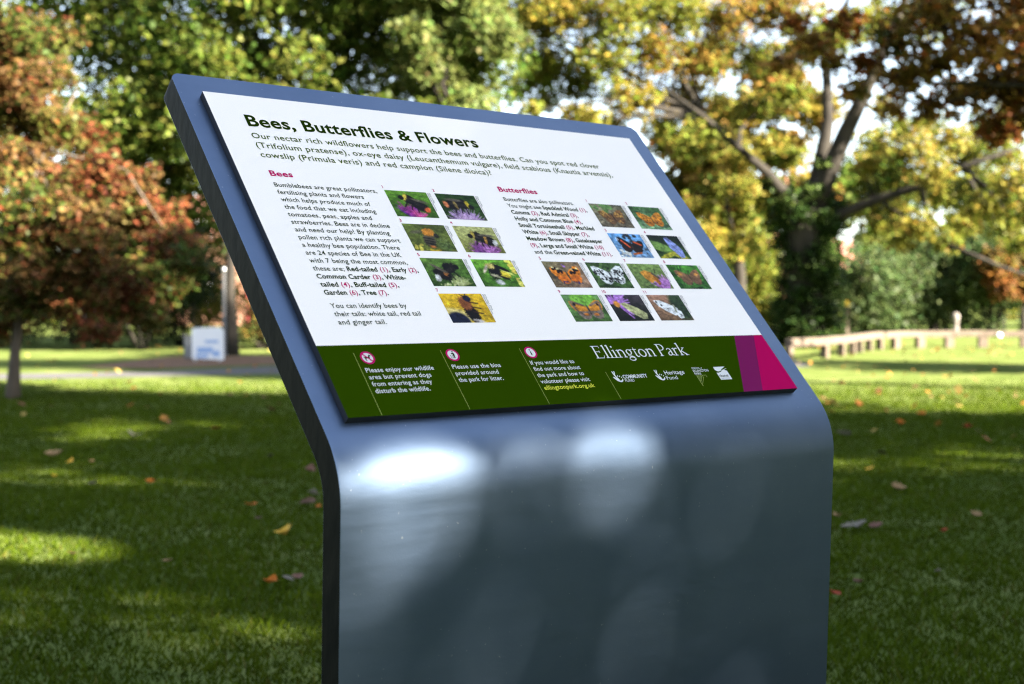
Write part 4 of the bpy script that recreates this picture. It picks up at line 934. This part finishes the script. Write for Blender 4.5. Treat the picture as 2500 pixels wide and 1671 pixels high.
mb = MB(); mb.lathe([(.13, 0), (.13, .1), (.1, .12), (.075, .42), (.11, .45), (.09, .5), (.12, .57), (.09, .66), (.02, .7)]); mb.build('bollard_shaft', M_stone, bo)
mp_ = empty('marker_post', (ovx(1941, 30), 30, 0), 'thin timber marker post with yellow cap right of ivy trunk', 'post')
mb = MB(); mb.box((0, 0, .5), (.07, .07, 1.0)); mb.build('post_shaft', M_timber, mp_)
mb = MB(); mb.box((0, -.005, .96), (.085, .085, .12)); mb.build('post_cap', mat('yellow_cap', (.55, .36, .03), .5), mp_)

# ---------------------------------------------------------------- grass
def grass():
    n = 420000
    y = 1.6 + (rng.random(n) ** 1.35) * 15.0
    x = (rng.random(n) * 2 - 1) * (y * .43 + 1.0)
    kp = rng.random(n) < np.clip(1 - (y - 10.5) / 6.2, 0, 1); x, y = x[kp], y[kp]; n = len(x)
    tuft = np.sin(x * 9.1 + 3 * np.sin(y * 5.3)) * np.sin(y * 8.3 + 2 * np.sin(x * 4.7)) + .8 * np.sin(x * 2.3 + y * 1.1) * np.sin(y * 2.9 - x)
    h = (.016 + .020 * rng.random(n)) * (1 + .28 * tuft)
    w = (.0018 + .0016 * rng.random(n)) * (1 + y / 9)
    a = rng.random(n) * 6.283; le = h * (.3 + .8 * rng.random(n)); b = rng.random(n) * 6.283
    p = np.stack([x, y, np.zeros(n)], 1); s = np.stack([np.cos(a) * w, np.sin(a) * w, np.zeros(n)], 1)
    top = p + np.stack([np.cos(b) * le, np.sin(b) * le, h], 1)
    V = np.stack([p - s, p + s, top], 1).reshape(-1, 3)
    pal = np.array([(.035, .057, .003), (.045, .069, .004), (.058, .080, .007), (.075, .072, .015)])
    c = pal[rng.choice(4, n, p=[.38, .38, .2, .04])] * (1 + .12 * tuft[:, None]) * (1 + rng.normal(0, .10, (n, 1)))
    o = link('grass', np_mesh('grass', V, np.arange(3 * n).reshape(n, 3), col=np.repeat(np.clip(c, .004, .5), 3, 0)), None, [M_blade])
    tag(o, 'short mown lawn grass around the sign', 'grass', kind='stuff')
grass()

# ---------------------------------------------------------------- fallen leaves
def leaf_shape(L, curl, fold, c0, c1):
    """one curled leaf, stem to tip along x, with a lobed outline"""
    half = [(0, .02), (.12, .2), (.3, .42), (.36, .28), (.55, .46), (.62, .27), (.8, .22), (1, 0)]
    V = []; col = []
    for t_, w in half:
        z = curl * (t_ - .45) ** 2 * L
        for s_ in (-1, 0, 1):
            V.append(((t_ - .5) * L, s_ * w * L, z + (fold * w * L if s_ else 0))); m = random.random() * .5 + (.4 if s_ else 0); col.append(tuple(a * m + b * (1 - m) for a, b in zip(c0, c1)))
    F = []
    for i in range(len(half) - 1):
        o = i * 3; F += [(o, o + 3, o + 4, o + 1), (o + 1, o + 4, o + 5, o + 2)]
    return np_mesh('fallen_leaf', V, F, col=np.clip(col, .004, .6), smooth=True)
OC = {'orange': ((.42, .13, .015), (.3, .08, .01)), 'yellow': ((.48, .33, .03), (.42, .2, .03)), 'brown': ((.13, .07, .045), (.07, .04, .025)), 'pink': ((.19, .10, .07), (.11, .055, .04)), 'pale': ((.19, .17, .13), (.13, .11, .085)), 'tan': ((.32, .21, .1), (.24, .14, .07)), 'dark': ((.03, .025, .015), (.02, .015, .01)), 'red': ((.28, .05, .02), (.2, .04, .02))}
def full(cx, cy, o, sc): return o[0] + cx / sc, o[1] + cy / sc
LV = [(1765, 385, 'pink', .085, 'curled pinkish leaf beside the bend of the sign, left'), (1780, 525, 'pale', .075, 'pale grey leaf lying on top of the brown leaf cluster'), (1750, 580, 'brown', .10, 'large brown grey leaf in the cluster beside the sign'), (1815, 600, 'orange', .04, 'orange leaf tip at the edge of the brown cluster'), (1425, 590, 'orange', .075, 'long orange leaf lying left of the brown leaf cluster'),
      (1620, 765, 'yellow', .095, 'yellow and orange leaf close to the lower left of the sign'), (1535, 1050, 'orange', .065, 'bright orange round leaf low beside the sign'), (1465, 670, 'brown', .045, 'small brown leaf above the yellow leaf'), (1540, 305, 'dark', .06, 'dark rotten leaf above the pinkish leaf'), (845, 457, 'orange', .055, 'lone orange leaf standing in the middle of the left lawn'),
      (390, 335, 'yellow', .06, 'yellow leaf on the far left shaded lawn'), (300, 420, 'yellow', .045, 'small yellow leaf below another at far left'), (512, 335, 'tan', .05, 'tan leaf right of the yellow leaf on the left'), (520, 465, 'pale', .06, 'whitish upturned leaf on the left lawn'), (750, 185, 'pale', .13, 'long pale grey leaf far up the left lawn'), (300, 297, 'tan', .12, 'wide tan leaf at the far left'), (1690, 1025, 'pink', .05, 'pinkish leaf behind the bright orange round leaf'),
      (1635, 1030, 'pale', .05, 'greyish leaf touching the bright orange round leaf'), (945, 925, 'tan', .05, 'tan leaf in the sunlit strip of the left lawn'), (400, 885, 'tan', .05, 'orange tan leaf at the edge of the bright sun patch')]
LR = [(590, 780, 'pale', .06, 'whitish leaf nearest the right edge of the sign'), (665, 775, 'pale', .085, 'pale ragged leaf in the middle of three right of the sign'), (750, 780, 'pink', .07, 'pinkish leaf at the end of three right of the sign'), (860, 570, 'tan', .08, 'tan leaf on the grass above the three pale leaves'), (710, 458, 'yellow', .06, 'dull yellow leaf high on the right lawn'), (570, 268, 'pale', .12, 'long pale leaf beside the sign shoulder on the right'),
      (1080, 1025, 'pale', .04, 'small whitish leaf alone low on the right lawn'), (655, 1090, 'brown', .045, 'small brown leaf beside the lower right of the sign'), (525, 1150, 'red', .05, 'dull red leaf touching the sign at lower right'), (1110, 805, 'red', .04, 'small dark red leaf in the right lawn centre'), (1275, 715, 'tan', .055, 'tan leaf at the right beyond the red one'), (775, 370, 'dark', .07, 'dark leaf above the dull yellow leaf'), (870, 210, 'orange', .09, 'orange leaf just inside the shade edge at right'),
      (980, 155, 'orange', .09, 'orange red leaf on the shade line at right'), (1230, 230, 'red', .10, 'red brown leaf near the right picture edge'), (540, 720, 'tan', .05, 'upright tan leaf next to the sign at right')]
for lst, org, sc in ((LV, (0, 1000), 2.3366), (LR, (1800, 950), 2.174)):
    for cx, cy, k, L, lab in lst:
        fx, fy = full(cx, cy, org, sc)
        y = 3119 * 1.0 / (fy - 737.5); x = (fx - 1250) / 3119 * y
        o = link('fallen_leaf', leaf_shape(L, random.uniform(.4, 1.4), random.uniform(.2, .8), *OC[k]), None, [M_dry])
        o.location = (x, y, .032); o.rotation_euler = (random.uniform(-.35, .35), random.uniform(-.3, .3), random.uniform(0, 6.28))
        tag(o, lab, 'leaf', 'fallen leaves on the shaded lawn')
def litter():
    n = 1500
    y = 8 + rng.random(n) ** .8 * 22; x = (rng.random(n) * 2 - 1) * (y * .43 + 1)
    keep = (rng.random(n) < np.where(x > 1.5, 1.0, .3)) ; x, y = x[keep], y[keep]; n = len(x)
    a = rng.random(n) * 6.28; L = .025 + .03 * rng.random(n)
    d = np.stack([np.cos(a) * L, np.sin(a) * L, rng.normal(0, .3, n) * L], 1); e = np.stack([-np.sin(a) * L * .5, np.cos(a) * L * .5, rng.normal(0, .3, n) * L], 1)
    p = np.stack([x, y, np.full(n, .045)], 1)
    V = np.stack([p - d, p - e, p + d, p + e], 1).reshape(-1, 3)
    pal = np.array([(.26, .12, .025), (.2, .07, .015), (.24, .17, .045), (.12, .06, .03)])
    o = link('fallen_leaves', np_mesh('fallen_leaves', V, np.arange(4 * n).reshape(n, 4), col=np.repeat(pal[rng.choice(4, n)], 4, 0)), None, [M_dry])
    tag(o, 'scattered small orange and yellow leaves across the distant lawn', 'leaves', kind='stuff')
litter()
